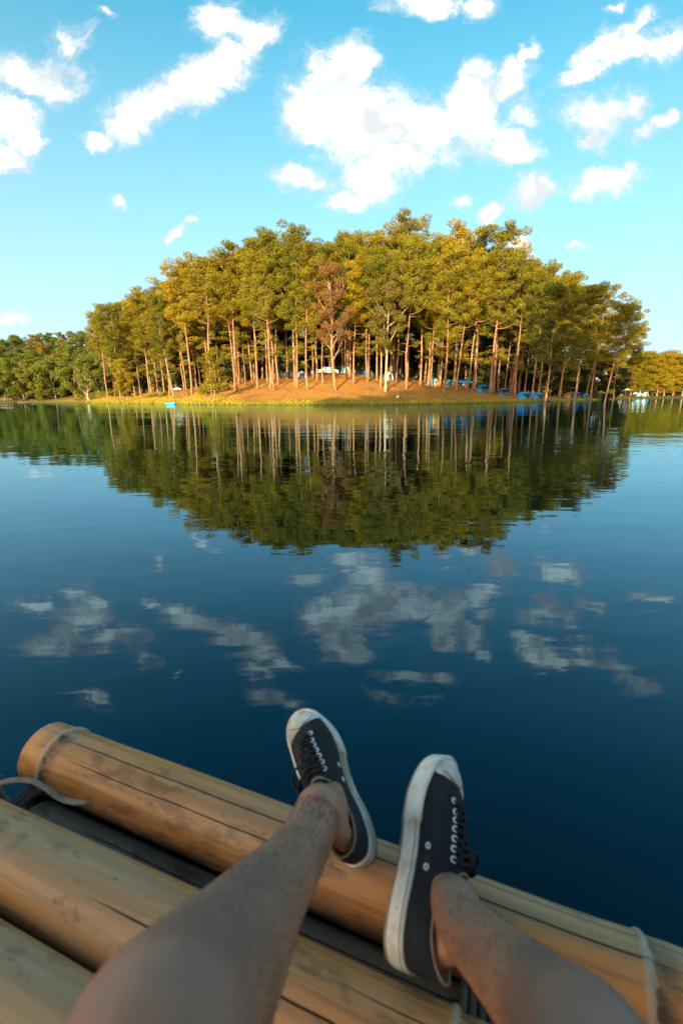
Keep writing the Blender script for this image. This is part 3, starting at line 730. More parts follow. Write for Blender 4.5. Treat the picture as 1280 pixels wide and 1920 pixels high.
def canopy(px, d, w, h, mat, label, group, rz=0, roof=.5):
    x, y = gnd(px, d); root = empty('canopy', (x, y, gz(x, y)), rz); tag(root, label, 'canopy', group)
    mb = MB(); e = .02
    C_ = [(-w/2,-w/2,h),(w/2,-w/2,h),(w/2,w/2,h),(-w/2,w/2,h),(0,0,h+roof)]
    mb.add(C_, [(0,1,4),(1,2,4),(2,3,4),(3,0,4)]); mb.add([(a,b,c-.25) for a,b,c in C_[:4]]+C_[:4], [(0,1,5,4),(1,2,6,5),(2,3,7,6),(3,0,4,7)])
    mb.build('roof', TC[mat], root)
    for sx in (-1, 1):
        for sy in (-1, 1):
            pb = MB(); pb.tube([(sx*w*.48, sy*w*.48, -.1), (sx*w*.48, sy*w*.48, h)], .03, 5); pb.build('pole', TC['pole'], root)
    return root
for i, (px, d, w, h) in enumerate([(1128,236,4.2,2.6),(1146,233,4.6,3.0),(1158,235,4.2,2.8),(1170,233,4.6,3.0),(1180,236,4.0,2.7),(1214,236,4.4,2.9)]):
    canopy(px, d, w, h, 'white', 'white canopy on the far right bank, %s from the left' % ORD[i], 'white canopies on the far right bank', i*.3)
canopy(866, 88, 2.6, 1.9, 'blue', 'blue tarp roof on poles between the two upright grey trunks', None, .2, .25)
canopy(334, 103, 1.5, 1.7, 'white', 'white awning on the slope among the left-hand trunks', None, .4, .3)
canopy(1126, 133, 3.4, 1.9, 'grey', 'grey-brown canopy over the parked car at the right end of the grove', None, .1, .3)

def car_proto(col, name):
    root = empty('car'); mb = MB()
    prof = [(-2.1,.35),(-2.12,.75),(-1.95,.95),(-1.2,1.02),(-.75,1.42),(.75,1.45),(1.35,1.0),(2.0,.88),(2.12,.6),(2.08,.35)]
    V = []; n = len(prof)
    for s_, k in ((-.82, 1), (-.70, 2), (.70, 2), (.82, 1)):
        for (a, b) in prof: V.append((a, s_*(1 if b < 1.05 else .86), b if k == 1 else b+.03))
    F = [tuple(range(n)), tuple(3*n+i for i in range(n))[::-1]]
    for r_ in range(3):
        for i in range(n): F.append((r_*n+i, r_*n+(i+1) % n, (r_+1)*n+(i+1) % n, (r_+1)*n+i)[::-1])
    mb.add(V, F); mb.build('body', simple(name+'_paint', col, .3, .05), root)
    gl = simple(name+'_glass', (.02,.03,.04), .08)
    for s_ in (-1, 1):
        g_ = MB(); y_ = s_*.765; g_.add([(-1.0, y_, 1.06), (-.68, y_*.93, 1.36), (.66, y_*.93, 1.38), (1.08, y_, 1.06)], [(0,1,2,3)]); g_.build('window', gl, root)
        for wx_ in (-1.3, 1.3):
            w_ = MB(); w_.tube([(wx_, s_*.70, .32), (wx_, s_*.86, .32)], .32, 14); w_.build('wheel', simple('tyre', (.02,.02,.02), .9), root)
    g_ = MB(); g_.add([(1.37,-.6,1.05),(1.37,.6,1.05),(.86,.55,1.44),(.86,-.55,1.44)], [(0,1,2,3)]); g_.build('windscreen', gl, root)
    KIDS[root.name] = [o for o in COL.objects if o.parent == root]; return root
def put_car(c, px, d, rz, label):
    x, y = gnd(px, d); o = c if c.name not in USED else copy_tree(c); USED.add(c.name)
    o.location = (x, y, gz(x, y)); o.rotation_euler = (0, 0, rz); tag(o, label, 'car', 'cars parked at the camp')
wc = car_proto((.75,.76,.76), 'white'); dc = car_proto((.03,.035,.04), 'dark')
put_car(dc, 1126, 133, .2, 'dark parked car under the grey-brown canopy at the right end')
put_car(wc, 615, 99, .3, 'white car on the ridge behind the trunks left of the half-bare tree')
put_car(wc, 1190, 242, .1, 'white car far off between the white canopies of the right bank')
put_car(dc, 541, 103, .2, 'dark car on the ridge in the gap left of centre')

# ---- two people at the water and a few in the camp
def small_person(px, d, top, bottom, label, pose=0, hold=None):
    x, y = gnd(px, d); root = empty('person', (x, y, gz(x, y)), .2); tag(root, label, 'person')
    skin = simple('camper_skin', (.33,.18,.11), .6)
    J = {'pel': (0,0,.92), 'ch': (0,-.02 if not pose else -.22,1.38 if not pose else 1.28), 'nk': (0,-.02 if not pose else -.3,1.5 if not pose else 1.40), 'hd': (0,-.03 if not pose else -.36,1.66 if not pose else 1.52)}
    bm_ = MB()
    bm_.tube(spline([(0,0,.85), J['pel'], (0,J['ch'][1]*.5,1.12), J['ch'], J['nk'], J['hd'], (0,J['hd'][1],J['hd'][2]+.11)], 3), np.interp(np.arange(19)/3., [0,1,2,3,4,5,6], [.12,.15,.13,.16,.06,.10,.03]), 10)
    for s_ in (-1, 1):
        bm_.tube(spline([(s_*.09,0,.92),(s_*.11,-.05*pose-.02,.5),(s_*.12,.0,.09),(s_*.12,-.16,.04)], 3), np.interp(np.arange(10)/3., [0,1,2,3], [.09,.065,.045,.03]), 8)
        bm_.tube(spline([(s_*.17,J['ch'][1],1.40-.1*pose),(s_*.23,J['ch'][1]-.04,1.13),(s_*.20,J['ch'][1]-.2,.93),(s_*.19,J['ch'][1]-.25,.86)], 3), np.interp(np.arange(10)/3., [0,1,2,3], [.055,.042,.03,.035]), 7)
    b_ = bm_.build('body', skin, root, smooth=True)
    rm = b_.modifiers.new('r', 'REMESH'); rm.mode = 'VOXEL'; rm.voxel_size = .02; rm.use_smooth_shade = True
    sh = MB(); sh.tube(spline([(0,0,.90),(0,J['ch'][1]*.5,1.12),(0,J['ch'][1],1.42 if not pose else 1.31)], 4), np.linspace(.17,.185,9), 12)
    for s_ in (-1, 1): sh.tube([(s_*.14,J['ch'][1],1.40-.1*pose),(s_*.22,J['ch'][1]-.03,1.18)], [.075,.07], 8)
    sh.build('shirt', TC[top], root, smooth=True)
    tr = MB()
    for s_ in (-1, 1): tr.tube([(s_*.085,0,.98),(s_*.11,-.05*pose-.02,.5),(s_*.12,0,.14)], [.115,.09,.07], 9)
    tr.build('trousers', TC[bottom], root, smooth=True)
    hr = MB(); hr.tube([(0,J['hd'][1]+.03,J['hd'][2]-.03),(0,J['hd'][1]+.02,J['hd'][2]+.06),(0,J['hd'][1]+.01,J['hd'][2]+.14)], [.09,.115,.03], 9); hr.build('hair', simple('dark_hair', (.02,.016,.014), .6), root, smooth=True)
TC['pinkshirt'] = cloth('salmon_shirt', (.60,.34,.24))
small_person(986, 92, 'pinkshirt', 'white', 'person in a salmon shirt and white trousers at the water edge', 1)
small_person(998, 93, 'white', 'navy', 'person in a white top standing on the bamboo landing')
small_person(1078, 128, 'orange', 'navy', 'person in orange behind the tent with the blue awning')
# ---- landings, bench, small boat, far docks, white bottle
def landing(px, d, label, w=2.2, l=2.6, posts=4, z0=.22):
    x, y = gnd(px, d); root = empty('landing_stage', (x, y, 0), .1); tag(root, label, 'landing stage', 'small landing stages on the shore')
    for i in range(9):
        b_ = MB(); b_.tube([(-w/2, -l/2+l*i/8, z0), (w/2, -l/2+l*i/8, z0+.01)], .07, 7); b_.build('plank', TC['wood'], root, smooth=True)
    for i in range(posts):
        b_ = MB(); sx = (-1, 1, -1, 1)[i]; sy = (-1, -1, 1, 1)[i]
        b_.tube([(sx*w*.47, sy*l*.42, -.8), (sx*w*.47+.03, sy*l*.42, z0+.95)], .055, 7); b_.build('post', TC['wood'], root, smooth=True)
landing(1003, 87, 'bamboo landing with posts next to the two people')
landing(1027, 91, 'empty little landing with two tall posts, right of the people', 1.6, 2.0)
landing(85, 180, 'long low dock in the shadow of the left bank', 9.0, 3.0, 4, .35)
landing(48, 176, 'floating platform lying off the left dock', 4.5, 2.2, 4, .12)
landing(1262, 226, 'dock on the far right bank at the right edge of the picture', 9.0, 3.0, 4, .35)
# railing bench far left
x, y = gnd(11, 181); root = empty('railing', (x, y, .2), .05); tag(root, 'weathered railing at the left edge below the dark trees', 'railing')
for k in range(6): b_ = MB(); b_.tube([(-2.3+k*.92, 0, -.8), (-2.3+k*.92, 0, 1.3)], .05, 6); b_.build('post', TC['wood'], root)
b_ = MB(); b_.box((0, 0, 1.35), (4.9, .10, .10)); b_.box((0, .0, .85), (4.9, .08, .08)); b_.build('rail', TC['wood'], root)
# bench on the left slope
x, y, z = ground_hit(340, 748); root = empty('bench', (x, y, z), .1); tag(root, 'plain wooden bench at the foot of the left slope above the blue boat', 'bench')
b_ = MB(); b_.box((0, 0, .62), (2.1, .45, .06)); b_.build('seat', TC['wood'], root)
for s_ in (-1, 1): b_ = MB(); b_.box((s_*.85, 0, .28), (.08, .38, .62)); b_.build('leg', TC['wood'], root)
# blue boat
x, y = gnd(320, 76.5); root = empty('rowing_boat', (x, y, -.05), .08); tag(root, 'small light blue boat moored at the grassy left shore', 'boat')
V = []; F = []; L = 1.6
for i in range(13):
    f = i/12; xx = (f-.5)*L; w = .42*(1-abs(2*f-1.0)**4*.55); sh_ = .34+.14*(2*f-1)**2
    V += [(xx, -w, sh_), (xx*.94, -w*.75, .0), (xx*.94, w*.75, .0), (xx, w, sh_), (xx*.97, w*.88, sh_), (xx*.9, w*.66, .09), (xx*.9, -w*.66, .09), (xx*.97, -w*.88, sh_)]
    if i:
        b0 = (i-1)*8; b1 = i*8
        for k in range(8): F.append((b0+k, b0+(k+1) % 8, b1+(k+1) % 8, b1+k))
F += [tuple(range(8))[::-1], tuple(96+k for k in range(8))]
mesh_obj('hull', V, F, simple('blue_hull', (.04,.33,.62), .5, .12), root)
for k in (-.3, .28): b_ = MB(); b_.box((k, 0, .27), (.2, .66, .04)); b_.build('seat', TC['wood'], root)
# white float on the shore
x, y, z = ground_hit(745, 747); b_ = MB(); b_.tube([(0,0,.02),(0,0,.05),(0,0,.22),(0,0,.34),(0,0,.42),(0,0,.45)], [.05,.20,.22,.12,.05,.05], 12)
o = b_.build('water_jug', TC['white'], smooth=True); o.location = (x, y, z); tag(o, 'lone white jug on the grass at the middle of the shore', 'jug')
# ---- floating bits on the water
X = nrg.uniform(-1, 1, 1100); Y = 1.4+nrg.random(1100)**1.5*42; X = X*Y*.8; n = len(X)
a = nrg.uniform(0, 6.28, n); s_ = nrg.uniform(.0016, .0052, n)*(1+Y*.16); s2 = s_*nrg.uniform(.25,.7,n)
dx = np.stack([np.cos(a)*s_, np.sin(a)*s_, a*0], 1); dy = np.stack([-np.sin(a)*s2, np.cos(a)*s2, a*0], 1); cpt = np.stack([X, Y, a*0+.002], 1)
fl = tri_mesh('floating_specks', np.stack([cpt-dx, cpt-dy, cpt+dx, cpt+dy], 1).reshape(-1, 3), 4, simple('specks', (.30,.30,.28), .7, .8, 3, second=(.03,.03,.02)))
tag(fl, 'tiny bits of leaf and dust floating on the lake', 'floating specks', kind='stuff')
# ------------------------------------------------------------------ the bamboo raft
CAMZ = CAMH
def bamboo_mat(name, nodes, cracks, base=(.80,.31,.070), base2=(.68,.29,.095), stain=.5, grey=0.0, under=.5, seed=0.0):
    m, t, p, o = new_mat(name)
    tcn = t.node('ShaderNodeTexCoord'); ob = t.v('ADD', tcn.outputs['Object'], (0, 0, 0)); S_ = t.sep(ob)
    sd_ = (seed*7.3, seed*3.1, seed*1.7)
    fib = t.noise(t.mapping(ob, sd_, sc=(2.2, 60, 60)), 1.0, 4, .6)
    pat = t.noise(t.mapping(ob, sd_, sc=(3.2, 9, 9)), 1.0, 5, .62)
    fine = t.noise(t.mapping(ob, sd_, sc=(16, 34, 34)), 1.0, 5, .65)
    big = t.noise(t.mapping(ob, sd_, sc=(1.3, 3, 3)), 1.0, 3, .5)
    c = t.mix(t.step(pat, .38, .62), c4(base), c4(base2))
    c = t.mix(t.m('MULTIPLY', t.step(fib, .44, .60), .55), c, c4([k*.42 for k in base]))
    c = t.mix(t.m('MULTIPLY', t.step(big, .45, .7), .38+grey), c, (.42,.32,.22,1))       # weathered silvery patches
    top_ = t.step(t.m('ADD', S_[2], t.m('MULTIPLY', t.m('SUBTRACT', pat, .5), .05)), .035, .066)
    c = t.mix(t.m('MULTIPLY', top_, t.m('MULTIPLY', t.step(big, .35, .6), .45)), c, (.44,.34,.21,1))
    ang = t.m('ARCTAN2', S_[2], S_[1])            # 0 = far side, pi/2 = top
    und = t.m('SUBTRACT', 1.0, t.step(t.m('ADD', S_[2], t.m('MULTIPLY', t.m('SUBTRACT', pat, .5), .11)), -.050, .042))      # underside grime, deepened as painted shade for contrast
    stn = t.m('MULTIPLY', t.step(t.m('ADD', fine, t.m('MULTIPLY', t.m('SUBTRACT', pat, .5), .9)), .535, .68), stain)
    c = t.mix(stn, c, (.085,.050,.032,1))
    spots = t.step(t.noise(t.mapping(ob, sd_, sc=(38, 44, 44)), 1.0, 3, .6), .66, .74)
    c = t.mix(t.m('MULTIPLY', spots, t.m('ADD', .25, t.m('MULTIPLY', t.step(big, .4, .6), .5))), c, (.12,.07,.045,1))
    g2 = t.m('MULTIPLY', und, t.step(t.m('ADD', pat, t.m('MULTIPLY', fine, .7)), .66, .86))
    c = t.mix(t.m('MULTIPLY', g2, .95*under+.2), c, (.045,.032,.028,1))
    hgt = t.m('MULTIPLY', fib, .35)
    warpx = t.m('MULTIPLY', t.m('SUBTRACT', t.noise(t.mapping(ob, sd_, sc=(2.5, .1, .1)), 1.0, 3, .6), .5), .22)
    for (a0, w_, x0, x1) in cracks:
        dd = t.m('ABSOLUTE', t.m('SUBTRACT', t.m('ADD', ang, warpx), a0))
        rng_ = t.m('MULTIPLY', t.step(S_[0], x0, x0+.12), t.m('SUBTRACT', 1.0, t.step(S_[0], x1-.12, x1)))
        k_ = t.m('MULTIPLY', t.m('SUBTRACT', 1.0, t.step(dd, w_*.25, w_)), rng_)
        c = t.mix(k_, c, (.035,.02,.014,1)); hgt = t.m('SUBTRACT', hgt, t.m('MULTIPLY', k_, 1.5))
    jit = t.m('MULTIPLY', t.m('SUBTRACT', fine, .5), .02)
    for x0 in nodes:
        dx_ = t.m('SUBTRACT', t.m('ADD', S_[0], jit), x0)
        pale = t.m('SUBTRACT', 1.0, t.step(t.m('ABSOLUTE', dx_), .003, .008))
        dark = t.m('MULTIPLY', t.step(dx_, .002, .010), t.m('SUBTRACT', 1.0, t.step(dx_, .016, .050)))
        c = t.mix(t.m('MULTIPLY', dark, t.m('ADD', .35, t.m('MULTIPLY', t.step(fine, .42, .6), .6))), c, (.10,.06,.045,1))
        c = t.mix(t.m('MULTIPLY', pale, .8), c, (.52,.42,.33,1))
    if grey: c = t.mix(grey, c, (.10,.095,.09,1))
    t.put(p.inputs['Base Color'], c); t.put(p.inputs['Roughness'], t.m('ADD', .30, t.m('MULTIPLY', fine, .38)))
    p.inputs['Specular IOR Level'].default_value = .5
    bump(t, p, t.m('ADD', hgt, t.m('MULTIPLY', fine, .35)), 1.0, .0028)
    return m
def bamboo(parent, c, az, zc, r, x0, x1, nodes, mat, bend=0.0, tilt=0.0, open_end=True):
    n = 40; xs = sorted(set(list(np.linspace(x0, x1, 60)) + [u+k for u in nodes for k in (-.03,-.016,-.010,-.006,-.002,.002,.006,.010,.018,.035) if x0 < u+k < x1]))
    V = []; F = []
    for x in xs:
        rr = r*(1+.02*sin(x*5+c*40))
        for u in nodes: rr += r*(.060*exp(-((x-u)/.005)**2) - .035*exp(-((x-u-.014)/.006)**2) + .035*exp(-((x-u)/.05)**2))
        for k in range(n):
            a = 2*pi*k/n; q = rr*(1+.018*sin(2*a+c*20)+.01*sin(3*a+1))
            V.append((x, q*cos(a)+bend*(x-.3)**2, q*sin(a)))
    N = len(xs)
    for i in range(N-1):
        for k in range(n): F.append((i*n+k, (i+1)*n+k, (i+1)*n+(k+1) % n, i*n+(k+1) % n))
    for ring, s_ in ((0, 1), (N-1, -1)):           # cut ends: wall thickness and hollow
        b0 = ring*n; yy = bend*(xs[ring]-.3)**2
        for dep, sc in ((0, .80), (.09*s_, .78)):
            V += [(xs[ring]+dep, (V[b0+k][1]-yy)*sc+yy, V[b0+k][2]*sc) for k in range(n)]
        e1 = len(V)-2*n; e2 = len(V)-n
        for k in range(n):
            k2 = (k+1) % n; f1 = (b0+k, b0+k2, e1+k2, e1+k); f2 = (e1+k, e1+k2, e2+k2, e2+k)
            F += [f1, f2] if s_ > 0 else [f1[::-1], f2[::-1]]
        F.append(tuple(e2+k for k in range(n)) if s_ < 0 else tuple(e2+k for k in range(n))[::-1])
    o = mesh_obj('bamboo_log', V, F, mat, parent)
    o.location = (-sin(az)*c, cos(az)*c, zc); o.rotation_euler = (0, tilt, az)
    return o
raft = empty('bamboo_raft', (0, 0, 0)); tag(raft, 'raft of thick weathered bamboo poles under the seated person', 'raft')
ZT = CAMZ-.76; AZA, AZB = -.3876, -.378
A_n = [-.948, .215, 1.15]; B_n = [-1.25, -.02, .95]; C_n = [-.95, .35, 1.3]
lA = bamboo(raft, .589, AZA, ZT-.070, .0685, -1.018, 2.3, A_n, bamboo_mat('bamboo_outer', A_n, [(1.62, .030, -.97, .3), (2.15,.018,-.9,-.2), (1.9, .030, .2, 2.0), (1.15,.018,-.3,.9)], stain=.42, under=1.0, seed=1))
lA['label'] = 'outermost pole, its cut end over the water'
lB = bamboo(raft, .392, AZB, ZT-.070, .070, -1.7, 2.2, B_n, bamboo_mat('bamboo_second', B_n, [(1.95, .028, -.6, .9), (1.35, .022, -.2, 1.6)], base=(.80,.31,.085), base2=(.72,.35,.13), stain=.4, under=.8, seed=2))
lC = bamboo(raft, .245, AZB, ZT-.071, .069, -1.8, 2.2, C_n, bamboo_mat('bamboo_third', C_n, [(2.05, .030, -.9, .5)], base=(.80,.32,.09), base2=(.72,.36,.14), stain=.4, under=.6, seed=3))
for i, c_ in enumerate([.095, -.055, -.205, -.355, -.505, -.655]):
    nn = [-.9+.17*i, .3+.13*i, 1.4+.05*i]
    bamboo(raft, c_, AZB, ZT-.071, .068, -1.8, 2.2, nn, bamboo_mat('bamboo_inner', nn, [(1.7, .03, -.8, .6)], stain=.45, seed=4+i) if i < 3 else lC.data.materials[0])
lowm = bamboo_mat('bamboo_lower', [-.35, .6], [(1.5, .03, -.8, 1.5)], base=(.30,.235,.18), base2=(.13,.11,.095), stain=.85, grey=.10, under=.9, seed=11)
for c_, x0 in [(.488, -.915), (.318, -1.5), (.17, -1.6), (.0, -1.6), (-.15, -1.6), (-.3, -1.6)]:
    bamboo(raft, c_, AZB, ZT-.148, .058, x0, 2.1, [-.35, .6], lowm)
# cross beams under the poles and their rope lashings
rope_m = simple('old_rope', (.26,.23,.20), .9, .35, 30, bmp=.001)
darkrope = simple('grey_strap', (.13,.115,.10), .85, .4, 25, bmp=.001)
ca, sa = cos(AZA), sin(AZA)
def rp(u, c, z): return np.array([-sa*c+ca*u, ca*c+sa*u, z])
for u_, nm_ in ((-1.02, 0), (.05, 1), (1.2, 2)):
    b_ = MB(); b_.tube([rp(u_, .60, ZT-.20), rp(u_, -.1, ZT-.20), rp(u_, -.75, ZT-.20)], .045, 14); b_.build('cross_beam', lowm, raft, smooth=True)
def lash(u, c, z, r, turns, mat, rr=.006, w=.012):
    P_ = []
    for i in range(turns*14+1):
        a = 2*pi*i/14; P_.append(rp(u+(i/14.)*w, c+r*cos(a), z+r*sin(a)*1.02))
    b_ = MB(); b_.tube(P_, rr, 6); return b_.build('lashing', mat, raft, smooth=True)
lash(-.975, .487, ZT-.150, .064, 3, darkrope, .0055, .013)
lash(-1.02, .392, ZT-.07, .077, 4, rope_m)
lash(-.02, .488, ZT-.148, .064, 4, rope_m, .006, .013)
lash(.06, .392, ZT-.07, .077, 3, rope_m)
# two grey weathered poles' ends sticking out past the lashing
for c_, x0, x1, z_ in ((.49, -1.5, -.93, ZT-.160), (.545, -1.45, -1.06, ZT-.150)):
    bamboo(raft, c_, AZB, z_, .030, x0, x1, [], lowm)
# the loose rope end at the left
rope = MB(); rp_px = [(-60,1500,.93),(-15,1474,.92),(25,1463,.905),(60,1464,.895),(88,1478,.885),(110,1495,.878),(135,1503,.872),(166,1505,.866)]
P_ = spline([at_depth(a_, b_, d_) for a_, b_, d_ in rp_px], 6)
rope.tube(P_, np.interp(np.arange(len(P_)), [0, len(P_)-6, len(P_)-1], [.0052, .0052, .0035]), 8)
o = rope.build('rope', rope_m, smooth=True); tag(o, 'loose grey rope end lying beside the cut end of the outer bamboo', 'rope')

# ------------------------------------------------------------------ sneakers
CAMP = np.array([0, 0, CAMH])
def rotm(a, b, c):
    return np.array(Matrix.Rotation(a, 3, 'Z') @ Matrix.Rotation(b, 3, 'Y') @ Matrix.Rotation(c, 3, 'X'))
OB = np.array([(0,0),(.006,.018),(.030,.030),(.07,.034),(.11,.032),(.15,.035),(.19,.044),(.225,.045),(.262,.037),(.285,.022),(.297,-.003),(.288,-.027),(.266,-.042),(.228,-.048),(.19,-.050),(.15,-.045),(.11,-.039),(.07,-.036),(.030,-.031),(.006,-.019)])
OT = np.array([(.004,0,.084),(.008,.012,.083),(.022,.021,.078),(.042,.0255,.073),(.064,.0265,.071),(.084,.026,.074),(.103,.024,.081),(.117,.019,.088),(.125,.012,.095),(.129,.006,.098),(.130,0,.099),(.129,-.006,.098),(.125,-.012,.095),(.117,-.020,.087),(.103,-.025,.079),(.084,-.027,.072),(.064,-.028,.069),(.042,-.0265,.071),(.022,-.022,.077),(.008,-.013,.083)])
def closed(P, n):
    P = np.array(P, float); N = len(P); out = []
    for i in range(N):
        p0, p1, p2, p3 = P[(i-1) % N], P[i], P[(i+1) % N], P[(i+2) % N]
        for k in range(n):
            t = k/n; out.append(0.5*((2*p1)+(-p0+p2)*t+(2*p0-5*p1+4*p2-p3)*t*t+(-p0+3*p1-3*p2+p3)*t**3))
    return np.array(out)
NS = 6; CB = closed(OB, NS); CT = closed(OT, NS); NC = len(CB)
cen = np.array([.15, -.002])
tang = np.roll(CB, -1, 0)-np.roll(CB, 1, 0); onorm = np.stack([-tang[:, 1], tang[:, 0]], 1)*-1
onorm /= np.linalg.norm(onorm, axis=1, keepdims=True)
if ((CB+onorm*.001-cen)**2).sum() < ((CB-cen)**2).sum(): onorm = -onorm
def spring(V):
    V = np.array(V, float); x = V[:, 0]; V[:, 2] += .013*np.clip((x-.19)/.105, 0, 1)**2 + .004*np.clip((.04-x)/.04, 0, 1)**2; return V
FT = .030
def upper_grid(nt=22):
    G = np.zeros((nt+1, NC, 3)); Bz = CB - onorm*.0025
    P0 = np.concatenate([Bz, np.full((NC, 1), FT-.004)], 1); P3 = CT.copy()
    d = (P3-P0)[:, :2]; L = np.linalg.norm(d, axis=1, keepdims=True)
    fw = np.clip((CB[:, :1]-.15)/.14, 0, 1)
    P1 = P0 + np.concatenate([d*.02+onorm*.002, .018+.012*fw], 1)
    P2 = P3 - np.concatenate([d*(.25+.22*fw), .010+.012*fw], 1) + np.concatenate([onorm*.004*(1-fw), 0*fw], 1)
    for j in range(nt+1):
        t = j/nt; G[j] = (1-t)**3*P0 + 3*t*(1-t)**2*P1 + 3*t*t*(1-t)*P2 + t**3*P3
    return G
UG = upper_grid(); UGs = spring(UG.reshape(-1, 3)).reshape(UG.shape)
gu = np.roll(UGs, -1, 1)-np.roll(UGs, 1, 1); gv = np.gradient(UGs, axis=0); UN = np.cross(gu, gv); UN /= np.linalg.norm(UN, axis=2, keepdims=True)+1e-12
if UN[8, :, 2].mean() < 0: UN = -UN
flatP = UGs.reshape(-1, 3); flatN = UN.reshape(-1, 3)
def surf(x, y):
    d = (flatP[:, 0]-x)**2+(flatP[:, 1]-y)**2; k = np.argsort(d)[:4]; w = 1/(d[k]+1e-7); w /= w.sum()
    return (flatP[k]*w[:, None]).sum(0), (lambda v: v/np.linalg.norm(v))((flatN[k]*w[:, None]).sum(0))
def grid_faces(nr, nc, wrap=True):
    return [(j*nc+i, j*nc+(i+1) % nc, (j+1)*nc+(i+1) % nc, (j+1)*nc+i) for j in range(nr-1) for i in range(nc if wrap else nc-1)]
def torus(c, nrm, R_, r_, mb, n1=16, n2=6, arc=1.0):
    a = np.cross(nrm, [0.3, 1, .2]); a /= np.linalg.norm(a); b = np.cross(nrm, a)
    pts = [c+R_*(cos(2*pi*k/n1)*a+sin(2*pi*k/n1)*b) for k in range(n1+1)]
    mb.tube(pts, r_, n2, cap=False)
m, t, p, o = new_mat('black_canvas'); tcn = t.node('ShaderNodeTexCoord')
n_ = t.noise(t.mapping(tcn.outputs['Object'], sc=(14, 26, 40)), 1.0, 5, .65); weave = t.noise(tcn.outputs['Object'], 900, 2, .5)
cc = t.mix(t.step(n_, .42, .75), (.004,.006,.013,1), (.030,.037,.056,1)); cc = t.mix(t.m('MULTIPLY', weave, .35), cc, (.018,.022,.034,1))
t.put(p.inputs['Base Color'], cc); p.inputs['Roughness'].default_value = .85; bump(t, p, weave, .5, .0006); M['canvas'] = m
m, t, p, o = new_mat('dirty_white_rubber'); tcn = t.node('ShaderNodeTexCoord')
n_ = t.noise(tcn.outputs['Object'], 28, 6, .65); n2_ = t.noise(tcn.outputs['Object'], 9, 4, .6)
cc = t.mix(t.step(n_, .46, .68), (.80,.79,.75,1), (.58,.54,.47,1)); cc = t.mix(t.m('MULTIPLY', t.step(n2_, .52, .68), .75), cc, (.33,.23,.14,1))
cc = t.mix(t.m('MULTIPLY', t.step(t.noise(tcn.outputs['Object'], 160, 3, .6), .62, .7), .4), cc, (.2,.16,.12,1))
t.put(p.inputs['Base Color'], cc); p.inputs['Roughness'].default_value = .55; bump(t, p, n_, .5, .001); M['rubber'] = m
M['stripe'] = simple('foxing_stripe', (.20,.15,.11), .8); M['seam'] = simple('seam_dirt', (.07,.055,.045), .9); M['lace'] = simple('black_lace', (.010,.011,.014), .85, .4, 60)
M['eyelet'] = simple('white_eyelet', (.80,.88,.92), .35, .1); M['tan'] = simple('tan_lining', (.36,.25,.16), .9, .3, 20)
M['outsole'] = simple('tan_outsole', (.33,.25,.17), .8, .3, 12)
